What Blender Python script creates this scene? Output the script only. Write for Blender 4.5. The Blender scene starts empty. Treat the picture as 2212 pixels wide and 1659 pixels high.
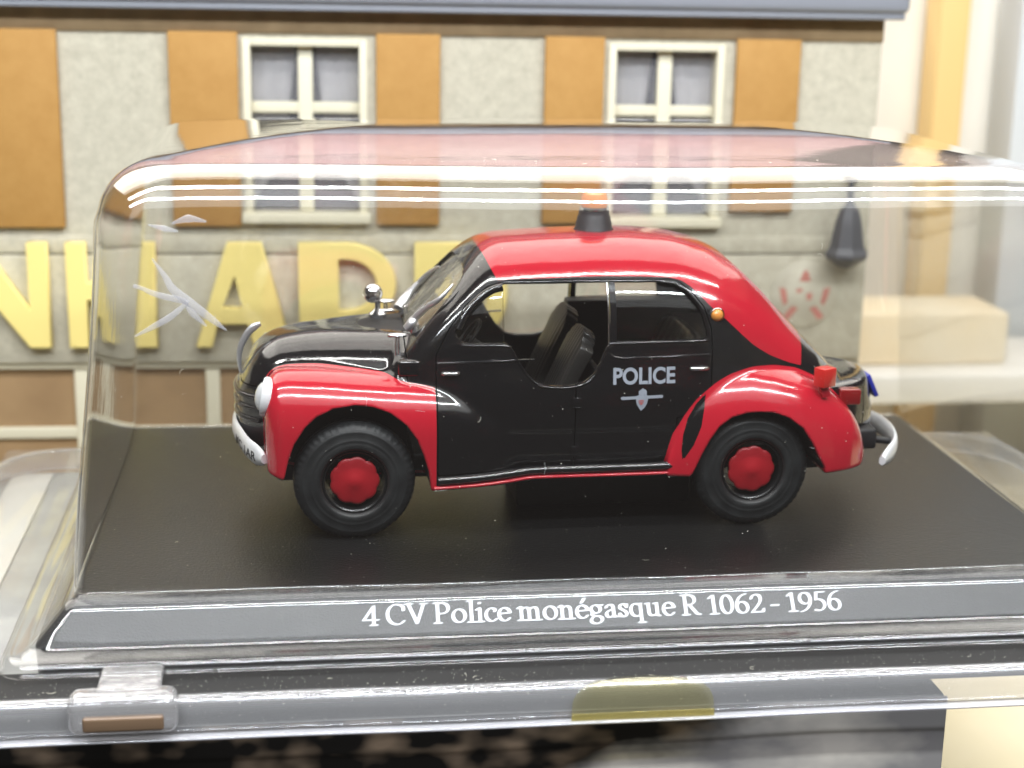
import bpy, bmesh, math, random
import numpy as np
from mathutils import Vector, Matrix
random.seed(4); np.random.seed(4)
SC = bpy.context.scene; COL = SC.collection
PI = math.pi
# ---------------------------------------------------------------- camera (1 unit = 1 cm; the car is a 1:43 model)
cam_d = bpy.data.cameras.new('camera'); cam = bpy.data.objects.new('camera', cam_d); COL.objects.link(cam)
CP = Vector((-1.9809, -19.2387, 6.6003)); yaw, pit, rol = .1317, .2551, .0189
fw = Vector((math.sin(yaw)*math.cos(pit), math.cos(yaw)*math.cos(pit), -math.sin(pit)))
rt = Vector((math.cos(yaw), -math.sin(yaw), 0)); up = rt.cross(fw)
r2 = rt*math.cos(rol)+up*math.sin(rol); u2 = -rt*math.sin(rol)+up*math.cos(rol)
M = Matrix((r2, u2, -fw)).transposed().to_4x4(); M.translation = CP
cam.matrix_world = M
cam_d.sensor_width = 36; cam_d.lens = 3445.7/2212*36
cam_d.clip_start = .1; cam_d.clip_end = 500
cam_d.dof.use_dof = True; cam_d.dof.focus_distance = 17.9; cam_d.dof.aperture_fstop = .32
SC.camera = cam
# ---------------------------------------------------------------- room light and lamps
W = bpy.data.worlds.new('World'); SC.world = W; W.use_nodes = True
bg = W.node_tree.nodes['Background']; bg.inputs[0].default_value = (1.0, .93, .85, 1); bg.inputs[1].default_value = .06
def area(name, loc, target, sx, sy, power, col=(1, .97, .93)):
    l = bpy.data.lights.new(name, 'AREA'); l.shape = 'RECTANGLE'; l.size = sx; l.size_y = sy; l.energy = power; l.color = col
    o = bpy.data.objects.new(name, l); COL.objects.link(o); o.location = loc
    d = Vector(target)-Vector(loc); o.rotation_euler = d.to_track_quat('-Z', 'Y').to_euler(); return o
area('strip_lamp', (1, -14.2, 18.2), (1, 0, 1), 36, .9, 7500, (.90, .95, 1))
area('strip_lamp', (1, -6.5, 20.5), (1, 0, 1), 36, .8, 6000, (1, .99, .98))
area('ceiling_lamp', (2, -24, 30), (1, 2, 0), 50, 24, 4600, (.93, .97, 1))
area('ceiling_lamp', (2, 15, 27), (1, 3, 0), 60, 28, 20000, (1, .96, .90))
SC.view_settings.view_transform = 'Standard'; SC.view_settings.look = 'None'; SC.view_settings.exposure = .14; SC.view_settings.gamma = 1
SC.cycles.transparent_max_bounces = 32; SC.cycles.max_bounces = 10; SC.cycles.glossy_bounces = 5
SC.cycles.use_denoising = True; SC.cycles.sample_clamp_indirect = 6; SC.cycles.caustics_reflective = False; SC.cycles.caustics_refractive = False
# ---------------------------------------------------------------- materials
def mat(name, col=(.5, .5, .5), rough=.5, metal=0, coat=0, spec=.5, emit=None):
    m = bpy.data.materials.new(name); m.use_nodes = True; b = m.node_tree.nodes['Principled BSDF']
    b.inputs['Base Color'].default_value = (*col, 1); b.inputs['Roughness'].default_value = rough
    b.inputs['Metallic'].default_value = metal; b.inputs['Coat Weight'].default_value = coat; b.inputs['Coat Roughness'].default_value = .05
    b.inputs['Specular IOR Level'].default_value = spec
    return m
def nn(m, t, **k):
    n = m.node_tree.nodes.new(t)
    for a, v in k.items():
        if a in n.inputs: n.inputs[a].default_value = v
        else: setattr(n, a, v)
    return n
def lk(m, a, b): m.node_tree.links.new(a, b)
def bsdf(m): return m.node_tree.nodes['Principled BSDF']
def add_noise_colour(m, c1, c2, scale=3, detail=6, lo=.35, hi=.65, bump=0, bscale=None, coord='Object', stretch=None, bdist=.02):
    tc = nn(m, 'ShaderNodeTexCoord'); src = tc.outputs[coord]
    if stretch:
        mp = nn(m, 'ShaderNodeMapping'); mp.inputs['Scale'].default_value = stretch; lk(m, src, mp.inputs[0]); src = mp.outputs[0]
    n = nn(m, 'ShaderNodeTexNoise'); n.inputs['Scale'].default_value = scale; n.inputs['Detail'].default_value = detail; n.inputs['Roughness'].default_value = .5 if detail < 8 else .78; lk(m, src, n.inputs['Vector'])
    r = nn(m, 'ShaderNodeValToRGB'); r.color_ramp.elements[0].position = lo; r.color_ramp.elements[1].position = hi
    r.color_ramp.elements[0].color = (*c1, 1); r.color_ramp.elements[1].color = (*c2, 1)
    lk(m, n.outputs['Fac'], r.inputs[0]); lk(m, r.outputs[0], bsdf(m).inputs['Base Color'])
    if bump:
        n2 = nn(m, 'ShaderNodeTexNoise'); n2.inputs['Scale'].default_value = bscale or scale*6; n2.inputs['Detail'].default_value = 4; lk(m, src, n2.inputs['Vector'])
        b = nn(m, 'ShaderNodeBump'); b.inputs['Strength'].default_value = bump; b.inputs['Distance'].default_value = bdist
        lk(m, n2.outputs['Fac'], b.inputs['Height']); lk(m, b.outputs[0], bsdf(m).inputs['Normal'])
    return m
def paint(name, col, rough=.16, orange=.05):
    m = mat(name, col, rough, coat=1.0); b = bsdf(m); b.inputs['Coat Roughness'].default_value = .06
    tc = nn(m, 'ShaderNodeTexCoord'); n = nn(m, 'ShaderNodeTexNoise'); n.inputs['Scale'].default_value = 5; n.inputs['Detail'].default_value = 3
    lk(m, tc.outputs['Object'], n.inputs['Vector'])
    bu = nn(m, 'ShaderNodeBump'); bu.inputs['Strength'].default_value = orange; bu.inputs['Distance'].default_value = .05
    lk(m, n.outputs['Fac'], bu.inputs['Height']); lk(m, bu.outputs[0], b.inputs['Normal']); lk(m, bu.outputs[0], b.inputs['Coat Normal'])
    return m
def clear(name, tint=(.97, .97, .98), rough=.03, haze=.0, hazecol=(.9, .9, .92), bump=0, bscale=8, ior=1.5, stretch=None, boost=1.0):
    """thin clear plastic: Fresnel reflection over straight transmission, a little milky"""
    m = bpy.data.materials.new(name); m.use_nodes = True; nt = m.node_tree; nt.nodes.clear()
    out = nt.nodes.new('ShaderNodeOutputMaterial'); tr = nt.nodes.new('ShaderNodeBsdfTransparent'); tr.inputs[0].default_value = (*tint, 1)
    gl = nt.nodes.new('ShaderNodeBsdfGlossy'); gl.inputs['Roughness'].default_value = rough; gl.inputs[0].default_value = (1, 1, 1, 1)
    fr = nt.nodes.new('ShaderNodeFresnel'); fr.inputs[0].default_value = ior
    mx = nt.nodes.new('ShaderNodeMixShader'); df = nt.nodes.new('ShaderNodeBsdfDiffuse'); df.inputs[0].default_value = (*hazecol, 1)
    mh = nt.nodes.new('ShaderNodeMixShader'); mh.inputs[0].default_value = haze
    nt.links.new(tr.outputs[0], mh.inputs[1]); nt.links.new(df.outputs[0], mh.inputs[2])
    mu = nt.nodes.new('ShaderNodeMath'); mu.operation = 'MULTIPLY'; mu.use_clamp = True; mu.inputs[1].default_value = boost
    ge = nt.nodes.new('ShaderNodeNewGeometry'); mr = nt.nodes.new('ShaderNodeMapRange'); mr.inputs['To Min'].default_value = ior; mr.inputs['To Max'].default_value = 1/ior
    nt.links.new(ge.outputs['Backfacing'], mr.inputs['Value']); nt.links.new(mr.outputs[0], fr.inputs[0])
    nt.links.new(fr.outputs[0], mu.inputs[0]); nt.links.new(mu.outputs[0], mx.inputs[0]); nt.links.new(mh.outputs[0], mx.inputs[1]); nt.links.new(gl.outputs[0], mx.inputs[2])
    nt.links.new(mx.outputs[0], out.inputs[0])
    if bump:
        tc = nt.nodes.new('ShaderNodeTexCoord'); mp = nt.nodes.new('ShaderNodeMapping'); mp.inputs['Scale'].default_value = stretch or (1, 1, 1)
        n = nt.nodes.new('ShaderNodeTexNoise'); n.inputs['Scale'].default_value = bscale; n.inputs['Detail'].default_value = 5
        b = nt.nodes.new('ShaderNodeBump'); b.inputs['Strength'].default_value = bump; b.inputs['Distance'].default_value = .05
        nt.links.new(tc.outputs['Object'], mp.inputs[0]); nt.links.new(mp.outputs[0], n.inputs['Vector']); nt.links.new(n.outputs['Fac'], b.inputs['Height'])
        nt.links.new(b.outputs[0], gl.inputs['Normal']); nt.links.new(b.outputs[0], fr.inputs['Normal'])
    return m
M_BLACK = paint('black_gloss_paint', (.006, .006, .007), .14)
M_RED = paint('red_gloss_paint', (.50, .012, .028), .17)
M_DARK = mat('black_plastic_matte', (.008, .008, .009), .55)
M_SEAT = mat('seat_black_plastic', (.030, .028, .026), .32)
M_RUBBER = add_noise_colour(mat('tyre_rubber', (.012, .012, .013), .5), (.008, .009, .010), (.02, .022, .023), 4, bump=.15, bscale=60)
M_RIM = mat('rim_black', (.012, .012, .013), .22)
M_HUB = mat('hub_red', (.38, .010, .018), .4)
M_CHROME = mat('chrome', (.80, .80, .82), .14, metal=1)
M_NOSE = mat('polished_strip', (.78, .78, .80), .38, metal=.85)
M_WHITEC = mat('white_bright_enamel', (.80, .81, .83), .3, coat=.6)
M_GLASSC = clear('window_plastic', (.9, .9, .88), .03, boost=1.3)
M_AMBER = mat('amber_lens', (.78, .30, .06), .25, coat=.6)
M_LRED = mat('red_lens', (.22, .006, .008), .12, coat=1)
M_BLUE = mat('blue_plate', (.02, .03, .32), .3)
M_SILV = mat('silver_print', (.34, .37, .43), .45)
M_BADGER = mat('badge_red_print', (.55, .13, .12), .5)
# ---------------------------------------------------------------- mesh helpers
def obj(name, verts, faces, m, parent=None, smooth=True, sharp=None):
    me = bpy.data.meshes.new(name); me.from_pydata([tuple(map(float, v)) for v in verts], [], [tuple(int(i) for i in f) for f in faces]); me.update()
    if m: me.materials.append(m)
    if smooth: me.polygons.foreach_set('use_smooth', [True]*len(me.polygons))
    o = bpy.data.objects.new(name, me); COL.objects.link(o)
    if parent: o.parent = parent
    if sharp is not None and smooth: me.set_sharp_from_angle(angle=math.radians(sharp))
    return o
def tag(o, label=None, cat=None, group=None, kind=None):
    if label: o['label'] = label
    if cat: o['category'] = cat
    if group: o['group'] = group
    if kind: o['kind'] = kind
    return o
def empty(name, loc, rz=0):
    o = bpy.data.objects.new(name, None); COL.objects.link(o); o.location = loc; o.rotation_euler = (0, 0, rz); return o
def bm_obj(name, bm, m, parent=None, smooth=True, sharp=35):
    bmesh.ops.recalc_face_normals(bm, faces=bm.faces[:])
    me = bpy.data.meshes.new(name); bm.to_mesh(me); bm.free()
    if m: me.materials.append(m)
    if smooth:
        me.polygons.foreach_set('use_smooth', [True]*len(me.polygons)); me.set_sharp_from_angle(angle=math.radians(sharp))
    o = bpy.data.objects.new(name, me); COL.objects.link(o)
    if parent: o.parent = parent
    return o
def box_bm(bm, lo, hi, bev=0, seg=2, mtx=None):
    b2 = bmesh.new(); bmesh.ops.create_cube(b2, size=1)
    for v in b2.verts:
        v.co = Vector([lo[i]+(v.co[i]+.5)*(hi[i]-lo[i]) for i in range(3)])
    if bev: bmesh.ops.bevel(b2, geom=b2.edges[:], offset=bev, segments=seg, profile=.5, affect='EDGES')
    if mtx: bmesh.ops.transform(b2, matrix=mtx, verts=b2.verts[:])
    me = bpy.data.meshes.new('tmp'); b2.to_mesh(me); b2.free(); bm.from_mesh(me); bpy.data.meshes.remove(me)
def box(name, lo, hi, m, parent=None, bev=0, seg=2, mtx=None):
    bm = bmesh.new(); box_bm(bm, lo, hi, bev, seg, mtx); return bm_obj(name, bm, m, parent, smooth=bev > 0, sharp=50)
def catmull(P, n=8):
    P = [Vector(p) for p in P]; Q = [P[0]*2-P[1]]+P+[P[-1]*2-P[-2]]; out = []
    for i in range(1, len(Q)-2):
        for k in range(n):
            t = k/n; a, b, c, d = Q[i-1:i+3]
            out.append(.5*((2*b)+(c-a)*t+(2*a-5*b+4*c-d)*t*t+(3*b-a-3*c+d)*t**3))
    out.append(P[-1]); return out
def tube_geo(P, R, seg=10, flat=(1, 1), ref=Vector((0, 0, 1)), cap=True):
    P = [Vector(p) for p in P]; n = len(P); V = []; F = []
    if not hasattr(R, '__len__'): R = [R]*n
    else: R = list(np.interp(np.linspace(0, 1, n), np.linspace(0, 1, len(R)), R))
    for i in range(n):
        t = (P[min(i+1, n-1)]-P[max(i-1, 0)]).normalized()
        s = t.cross(ref)
        if s.length < 1e-4: s = t.cross(Vector((1, 0, 0)))
        s.normalize(); u = s.cross(t)
        for k in range(seg):
            a = 2*PI*k/seg; V.append(P[i]+s*math.cos(a)*R[i]*flat[0]+u*math.sin(a)*R[i]*flat[1])
    for i in range(n-1):
        for k in range(seg):
            a = i*seg+k; b = i*seg+(k+1) % seg; F.append((a, b, b+seg, a+seg))
    if cap: F.append(tuple(range(seg))[::-1]); F.append(tuple((n-1)*seg+k for k in range(seg)))
    return V, F
def tube(name, P, R, m, parent=None, seg=10, flat=(1, 1), ref=Vector((0, 0, 1))):
    V, F = tube_geo(P, R, seg, flat, ref); return obj(name, V, F, m, parent, True, 60)
def lathe_geo(prof, seg=64, axis='y', c=(0, 0, 0), rmod=None):
    """prof: list of (radius, position along the axis)"""
    V = []; F = []; n = len(prof)
    for j in range(seg):
        a = 2*PI*j/seg
        for i, (r, h) in enumerate(prof):
            rr = r*(rmod(i, a) if rmod else 1)
            if axis == 'y': V.append((c[0]+rr*math.cos(a), c[1]+h, c[2]+rr*math.sin(a)))
            elif axis == 'z': V.append((c[0]+rr*math.cos(a), c[1]+rr*math.sin(a), c[2]+h))
            else: V.append((c[0]+h, c[1]+rr*math.cos(a), c[2]+rr*math.sin(a)))
    for j in range(seg):
        for i in range(n-1):
            a = j*n+i; b = ((j+1) % seg)*n+i; F.append((a, b, b+1, a+1))
    return V, F
def lathe(name, prof, m, parent=None, seg=64, axis='y', c=(0, 0, 0), rmod=None, sharp=40):
    V, F = lathe_geo(prof, seg, axis, c, rmod)
    bm = bmesh.new(); vs = [bm.verts.new(v) for v in V]
    for f in F: bm.faces.new([vs[i] for i in f])
    bmesh.ops.remove_doubles(bm, verts=bm.verts[:], dist=1e-5)
    return bm_obj(name, bm, m, parent, True, sharp)
def join_geo(parts):
    V = []; F = []
    for v, f in parts:
        o = len(V); V += list(v); F += [tuple(i+o for i in g) for g in f]
    return V, F
HVOX = .025
# ---------------------------------------------------------------- car body as one smooth field
def lut(pts, smooth=0.1):
    xs = np.array([q[0] for q in pts], float); ys = np.array([q[1] for q in pts], float)
    g = np.arange(-5.5, 6.0, 0.01); v = np.interp(g, xs, ys)
    k = max(1, int(smooth/0.01))
    for _ in range(3):
        pv = np.pad(v, (k, k), mode='edge'); c = np.cumsum(np.insert(pv, 0, 0.0))
        w = 2*k+1; v = (c[w:]-c[:-w])/w
    return lambda x: np.interp(x, g, v)
TG = lut([(-5,3.2),(-1.2,3.32),(-0.9,3.38),(-0.5,3.42),(0,3.45),(0.6,3.47),(1.1,3.47),(1.6,3.43),(2.0,3.33),(2.37,3.14),(2.69,2.86),(3.02,2.48),(3.3,2.18),(3.55,1.95),(3.8,1.69),(4.05,1.49),(4.22,1.30),(4.34,1.1),(4.4,.9),(4.6,.4)],.07)
TL = lut([(-5,1.2),(-3.95,1.3),(-3.8,1.55),(-3.7,1.8),(-3.62,1.98),(-3.48,2.13),(-3.3,2.22),(-3,2.28),(-2.5,2.33),(-2.1,2.36),(-1.8,2.38),(-1.2,2.4),(1.5,2.4),(2.2,2.35),(2.7,2.1),(3.3,1.70),(3.8,1.36),(4.1,1.18),(4.3,1.0),(4.45,.8)],.05)
WG = lut([(-5,1.28),(-1.7,1.3),(-1,1.37),(0,1.41),(1,1.41),(1.8,1.37),(2.4,1.28),(3,1.12),(3.5,.88),(4,.58),(4.3,.36),(4.6,.2)],.1)
WL = lut([(-5,.3),(-4,.45),(-3.8,.56),(-3.6,.7),(-3.3,.82),(-2.8,.96),(-2.2,1.12),(-1.7,1.27),(-1.3,1.36),(-1,1.40),(0,1.43),(1,1.43),(2,1.36),(3,1.15),(3.5,.96),(4,.70),(4.3,.5),(4.6,.35)],.1)
FO = lut([(-5,1.44),(-3.5,1.50),(-3.2,1.58),(-2.8,1.62),(-2.0,1.62),(-1.5,1.60),(-1.1,1.53),(-.8,1.46),(-.5,1.38),(0,1.2)],.08)
FT = lut([(-5,1.9),(-3.5,1.94),(-3.2,2.0),(-2.8,2.0),(-2.3,1.96),(-1.8,1.92),(-1.5,1.89),(-1.2,1.84),(-1.0,1.76),(-.75,1.6),(-.6,1.44),(-.5,1.25),(-.42,1.0),(-.3,.5)],.04)
RO = lut([(-1,1.3),(1.25,1.47),(1.5,1.52),(1.7,1.57),(2.0,1.63),(2.5,1.67),(3.0,1.64),(3.4,1.54),(3.7,1.42),(3.95,1.2),(4.2,.9)],.07)
RT = lut([(1.26,.3),(1.31,.8),(1.34,1.1),(1.41,1.38),(1.52,1.63),(1.69,1.83),(1.9,1.935),(2.1,1.985),(2.4,2.01),(2.7,1.97),(3.0,1.89),(3.3,1.74),(3.55,1.56),(3.75,1.38),(3.88,1.18),(3.96,.95),(4.0,.75),(4.1,.3)],.03)
NG = lut([(-5,2.7),(2.2,2.7),(3.0,2.35),(3.6,2.1),(5,2.0)],.1)
def smin(a, b, k):
    h = np.clip(0.5+0.5*(b-a)/k, 0, 1); return b*(1-h)+a*h-k*h*(1-h)
def smax(a, b, k): return -smin(-a, -b, k)
def f_green(x, ay, z):
    T = TG(x); W = WG(x); z0 = 1.75
    n = NG(x)
    z0 = np.minimum(z0, T-.35)
    uz = np.maximum(z-z0, 0)/np.maximum(T-z0, .25)
    uy = ay/W
    r = (uy**n+uz**n+1e-9)**(1/n)
    d = (r-1)*np.minimum(W, 1.5)*0.9
    d = smax(d, np.minimum(1.5, z0)-.2-z, .1)
    xw = -1.93+(z-2.1)/1.22+0.06*ay*ay
    d = smax(d, (xw-x)*0.77, .22)
    d = smax(d, (x-4.36+.25*ay*ay+.25*np.maximum(z-1.2,0))*.95, .22)
    return d
def f_hull(x, ay, z):
    T = TL(x); W = WL(x); zc = 1.55
    up = np.maximum(z-zc, 0)/np.maximum(T-zc, .12)
    dn = np.maximum(zc-z, 0)/0.95
    n = 2.6
    uy = ay/W
    r = np.where(z > zc, (uy**n+up**n+1e-9)**(1/n), (uy**3.2+dn**8+1e-9)**(1/3.2))
    d = (r-1)*np.minimum(W, 1.2)
    d = smax(d, .70-z, .06)
    d = smax(d, -(x+3.80-0.30*ay*ay)*.95, .25)
    d = smax(d, (x-4.36+.25*ay*ay+.25*np.maximum(z-1.2,0))*.95, .22)
    return d
def f_ffend(x, ay, z):
    yo = FO(x); T = FT(x)
    yc = 1.0; zc = 1.15
    n = 2.5
    uy = np.abs(ay-yc)/np.maximum(yo-yc, .1)
    uz = np.maximum(z-zc, 0)/np.maximum(T-zc, .1)
    dn = np.maximum(zc-z, 0)/1.4
    r = np.where(z > zc, (uy**n+uz**n+1e-9)**(1/n), (uy**n+dn**3+1e-9)**(1/n))
    d = (r-1)*0.55
    front = -(x+3.46-0.55*np.maximum(ay-1.2, 0)**2-.10*np.maximum(z-1.7,0)-.10*np.maximum(1.2-z,0)**2)
    d = smax(d, front, .16)
    d = smax(d, x+.25, .1)
    d = smax(d, .60-z+0.3*np.maximum(-2.6-x, 0)*.9, .05)
    return d
def f_rfend(x, ay, z):
    yo = RO(x); T = RT(x)
    yc = 0.95; zc = .75
    n = 2.5
    uy = np.abs(ay-yc)/np.maximum(yo-yc, .1)
    uz = np.maximum(z-zc, 0)/np.maximum(T-zc, .05)
    r = (uy**n+uz**n+1e-9)**(1/n)
    d = (r-1)*0.5
    d = smax(d, .67-z, .06)
    d = smax(d, x-3.95, .12)
    d = smax(d, 1.34-x, .03)
    return d
def poly_sdf(px, pz, P):
    P = np.asarray(P, float); d = np.full(np.shape(px), 1e9); s = np.ones(np.shape(px))
    n = len(P)
    for i in range(n):
        a = P[i]; b = P[(i+1) % n]; ex, ez = b-a
        wx, wz = px-a[0], pz-a[1]
        t = np.clip((wx*ex+wz*ez)/(ex*ex+ez*ez+1e-12), 0, 1)
        d = np.minimum(d, (wx-ex*t)**2+(wz-ez*t)**2)
        c1 = pz >= a[1]; c2 = pz < b[1]; c3 = ex*wz > ez*wx
        s = np.where((c1 & c2 & c3) | (~c1 & ~c2 & ~c3), -s, s)
    return s*np.sqrt(d)
ARCH_F = [(-3.27,.4),(-3.24,.80),(-3.19,1.02),(-3.12,1.22),(-3.0,1.41),(-2.86,1.54),(-2.66,1.63),(-2.41,1.66),(-2.2,1.635),(-2.0,1.56),(-1.82,1.42),(-1.7,1.25),(-1.62,1.05),(-1.56,.85),(-1.5,.4)]
ARCH_R = [(1.52,.4),(1.66,.75),(1.75,.97),(1.84,1.15),(1.95,1.31),(2.1,1.42),(2.28,1.47),(2.43,1.48),(2.62,1.465),(2.8,1.40),(2.98,1.27),(3.12,1.07),(3.22,.88),(3.3,.76),(3.34,.4)]
SIDEOPEN = [(-1.22,2.45),(-1.17,2.56),(-1.10,2.66),(-.97,2.81),(-.80,2.93),(-.62,2.985),(.55,3.0),(.62,3.0),(1.2,2.995),(1.42,2.96),(1.56,2.88),(1.68,2.74),(1.76,2.58),(1.80,2.42),(1.80,2.36),(1.76,2.335),(.64,2.335),(.57,2.27),(.50,2.10),(.42,1.95),(.30,1.86),(.12,1.82),(-.12,1.825),(-.25,1.86),(-.38,1.98),(-.50,2.15),(-.57,2.28),(-.63,2.325),(-1.10,2.33),(-1.18,2.36)]
def f_shell(x, y, z, detail=True):
    ay = np.abs(y)
    g = f_green(x, ay, z); h = f_hull(x, ay, z)
    b = smin(g, h, .10)
    cab = b
    ff = f_ffend(x, ay, z); rf = f_rfend(x, ay, z)
    d = smin(b, ff, .05); d = smin(d, rf, .04)
    if detail:
        # wheel wells
        af = poly_sdf(x, z, ARCH_F); ar = poly_sdf(x, z, ARCH_R)
        d = smax(d, -smax(af, .85-ay, .05), .03)
        d = smax(d, -smax(ar, .85-ay, .05), .03)
        # cabin cavity
        cav = smax(cab+.09, smax(-(x+1.75), x-3.1, .1), .1)
        cav = smax(cav, smax(.82-z, z-9, .05), .05)
        d = smax(d, -cav, .02)
        # side openings
        so = poly_sdf(x, z, SIDEOPEN)
        d = smax(d, -smax(so, .6-ay, .02), .035)
        # windscreen opening (in screen plane coordinates)
        s = (z-2.1)/0.77                      # distance up the screen
        sc = (s-.79)/.53; yy = ay/(1.02-.14*(s-.2))
        q = ((np.abs(sc))**3.2+(yy)**3.6+1e-9)**(1/3.4)-1
        ws = smax(q*.55, x+.55, .05); ws = smax(ws, 2.3-z, .05)
        d = smax(d, -ws, .03)
        # rear window
        sr = ((x-2.62)/.42); yr = ay/.62
        q = ((np.abs(sr))**3+(yr)**3+1e-9)**(1/3)-1
        d = smax(d, -smax(q*.4, 2.3-z, .05), .03)
    return d
# ---------------------------------------------------------------- surface nets on a grid, pulled onto the exact surface
def fgrad(f, P, e=.006):
    x, y, z = P.T
    g = np.stack([f(x+e, y, z)-f(x-e, y, z), f(x, y+e, z)-f(x, y-e, z), f(x, y, z+e)-f(x, y, z-e)], 1)/(2*e)
    return g
def surface_net(f, lo, hi, h):
    ax = [np.arange(lo[i], hi[i]+h, h) for i in range(3)]
    nx, ny, nz = map(len, ax)
    D = np.empty((nx, ny, nz), np.float32)
    for i in range(0, nx, 24):
        X, Y, Z = np.meshgrid(ax[0][i:i+24], ax[1], ax[2], indexing='ij')
        D[i:i+24] = f(X, Y, Z)
    S = D < 0
    c = np.zeros((nx-1, ny-1, nz-1), np.int8)
    for a in (0, 1):
        for b in (0, 1):
            for d in (0, 1): c += S[a:nx-1+a, b:ny-1+b, d:nz-1+d]
    act = (c > 0) & (c < 8); idx = -np.ones(c.shape, np.int64); idx[act] = np.arange(act.sum())
    I = np.argwhere(act); P = np.zeros((len(I), 3)); N = np.zeros(len(I))
    offs = [(a, b, d) for a in (0, 1) for b in (0, 1) for d in (0, 1)]
    for o in offs:
        for k in range(3):
            if o[k]: continue
            q = list(o); q[k] = 1
            va = D[I[:, 0]+o[0], I[:, 1]+o[1], I[:, 2]+o[2]]; vb = D[I[:, 0]+q[0], I[:, 1]+q[1], I[:, 2]+q[2]]
            cr = (va < 0) != (vb < 0)
            t = np.where(cr, va/np.where(cr, va-vb, 1), 0)
            p = np.tile(np.array(o, float), (len(I), 1)); p[:, k] += t
            P[cr] += p[cr]; N[cr] += 1
    P = (P/N[:, None]+I)*h+np.array(lo)
    F = []
    for k in range(3):
        a, b = [(1, 2), (2, 0), (0, 1)][k]
        sl = [slice(None)]*3; sl2 = [slice(None)]*3; sl[k] = slice(0, -1); sl2[k] = slice(1, None)
        e = S[tuple(sl)] != S[tuple(sl2)]
        E = np.argwhere(e); E = E[(E[:, a] > 0) & (E[:, b] > 0) & (E[:, a] < D.shape[a]-1) & (E[:, b] < D.shape[b]-1)]
        flip = S[tuple(sl)][E[:, 0], E[:, 1], E[:, 2]]
        q = []
        for (da, db) in ((1, 1), (0, 1), (0, 0), (1, 0)):
            J = E.copy(); J[:, a] -= da; J[:, b] -= db; q.append(idx[J[:, 0], J[:, 1], J[:, 2]])
        q = np.stack(q, 1); q[~flip] = q[~flip][:, ::-1]; F.append(q)
    F = np.concatenate(F); F = F[(F >= 0).all(1)]
    for _ in range(3):
        g = fgrad(f, P); v = f(*P.T); L2 = np.maximum((g*g).sum(1), .2)
        s = -(v/L2)[:, None]*g; n = np.linalg.norm(s, axis=1); s *= np.minimum(1, h*.45/np.maximum(n, 1e-9))[:, None]; P = P+s
    return P, np.concatenate([F[:, [0, 1, 2]], F[:, [0, 2, 3]]])
def clip(P, T, v):
    """keep the side of the triangle mesh where v < 0, cutting triangles exactly"""
    v = np.where(np.abs(v) < 1e-7, 1e-7, v)
    ins = v[T] < 0; c = ins.sum(1)
    out = [T[c == 3]]; newP = [P]; nb = len(P); cache_k = []; cache_p = []
    def cut(A, B):
        lo = np.minimum(A, B); hi = np.maximum(A, B); key = lo.astype(np.int64)*(1 << 32)+hi
        cache_k.append(key); t = v[lo]/(v[lo]-v[hi]); cache_p.append(P[lo]+(P[hi]-P[lo])*t[:, None]); return key
    tri = []
    T1 = T[c == 1]; r = np.argmax(ins[c == 1], 1); i = np.arange(len(T1))
    a, b, d = T1[i, r], T1[i, (r+1) % 3], T1[i, (r+2) % 3]
    k1, k2 = cut(a, b), cut(a, d); tri.append(('1', a, k1, k2))
    T2 = T[c == 2]; r = np.argmin(ins[c == 2], 1); i = np.arange(len(T2))
    a2, b2, d2 = T2[i, r], T2[i, (r+1) % 3], T2[i, (r+2) % 3]
    k3, k4 = cut(a2, b2), cut(a2, d2)
    K = np.concatenate(cache_k) if cache_k else np.zeros(0, np.int64); PP = np.concatenate(cache_p)
    uk, first, inv = np.unique(K, return_index=True, return_inverse=True); inv = inv.ravel()+nb
    m = len(k1); i1, i2 = inv[:m], inv[m:2*m]; m2 = len(k3); i3, i4 = inv[2*m:2*m+m2], inv[2*m+m2:]
    out.append(np.stack([a, i1, i2], 1)); out.append(np.stack([i3, b2, d2], 1)); out.append(np.stack([i3, d2, i4], 1))
    P2 = np.concatenate([P, PP[first]]); T3 = np.concatenate(out)
    u, iv = np.unique(T3, return_inverse=True); return P2[u], iv.reshape(T3.shape)
def split(mesh, fn, gap=0):
    P, T = mesh
    if len(T) == 0: return mesh, mesh
    v = fn(P[:, 0], P[:, 1], P[:, 2]); return clip(P, T, v+gap/2), clip(P, T, -v+gap/2)
def shell_obj(name, mesh, m, parent, f, thick=0):
    P, T = mesh
    if len(T) == 0: print('EMPTY', name); return None
    g = fgrad(f, P, .004); n = g/np.maximum(np.linalg.norm(g, axis=1), 1e-9)[:, None]
    me = bpy.data.meshes.new(name); me.vertices.add(len(P)); me.vertices.foreach_set('co', P.astype(np.float32).ravel())
    me.loops.add(len(T)*3); me.loops.foreach_set('vertex_index', T.astype(np.int32).ravel())
    me.polygons.add(len(T)); me.polygons.foreach_set('loop_start', np.arange(0, len(T)*3, 3, dtype=np.int32))
    me.polygons.foreach_set('loop_total', np.full(len(T), 3, np.int32))
    me.update(calc_edges=True); me.validate(verbose=False)
    me.polygons.foreach_set('use_smooth', [True]*len(me.polygons))
    if len(me.vertices) == len(n): me.normals_split_custom_set_from_vertices(n.tolist())
    me.materials.append(m); o = bpy.data.objects.new(name, me); COL.objects.link(o); o.parent = parent; return o
car = empty('model_car', (.943, .213, 0), .0205)
tag(car, 'red and black police model car inside the clear plastic case', 'model car')
P0, T0 = surface_net(f_shell, (-4.0, -1.78, .52), (4.5, 1.78, 3.62), HVOX)
noD = lambda x, y, z: f_shell(x, y, z, False)
mesh = (P0, T0)
skin, inner = split(mesh, lambda x, y, z: -noD(x, y, z)-.045)
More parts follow.
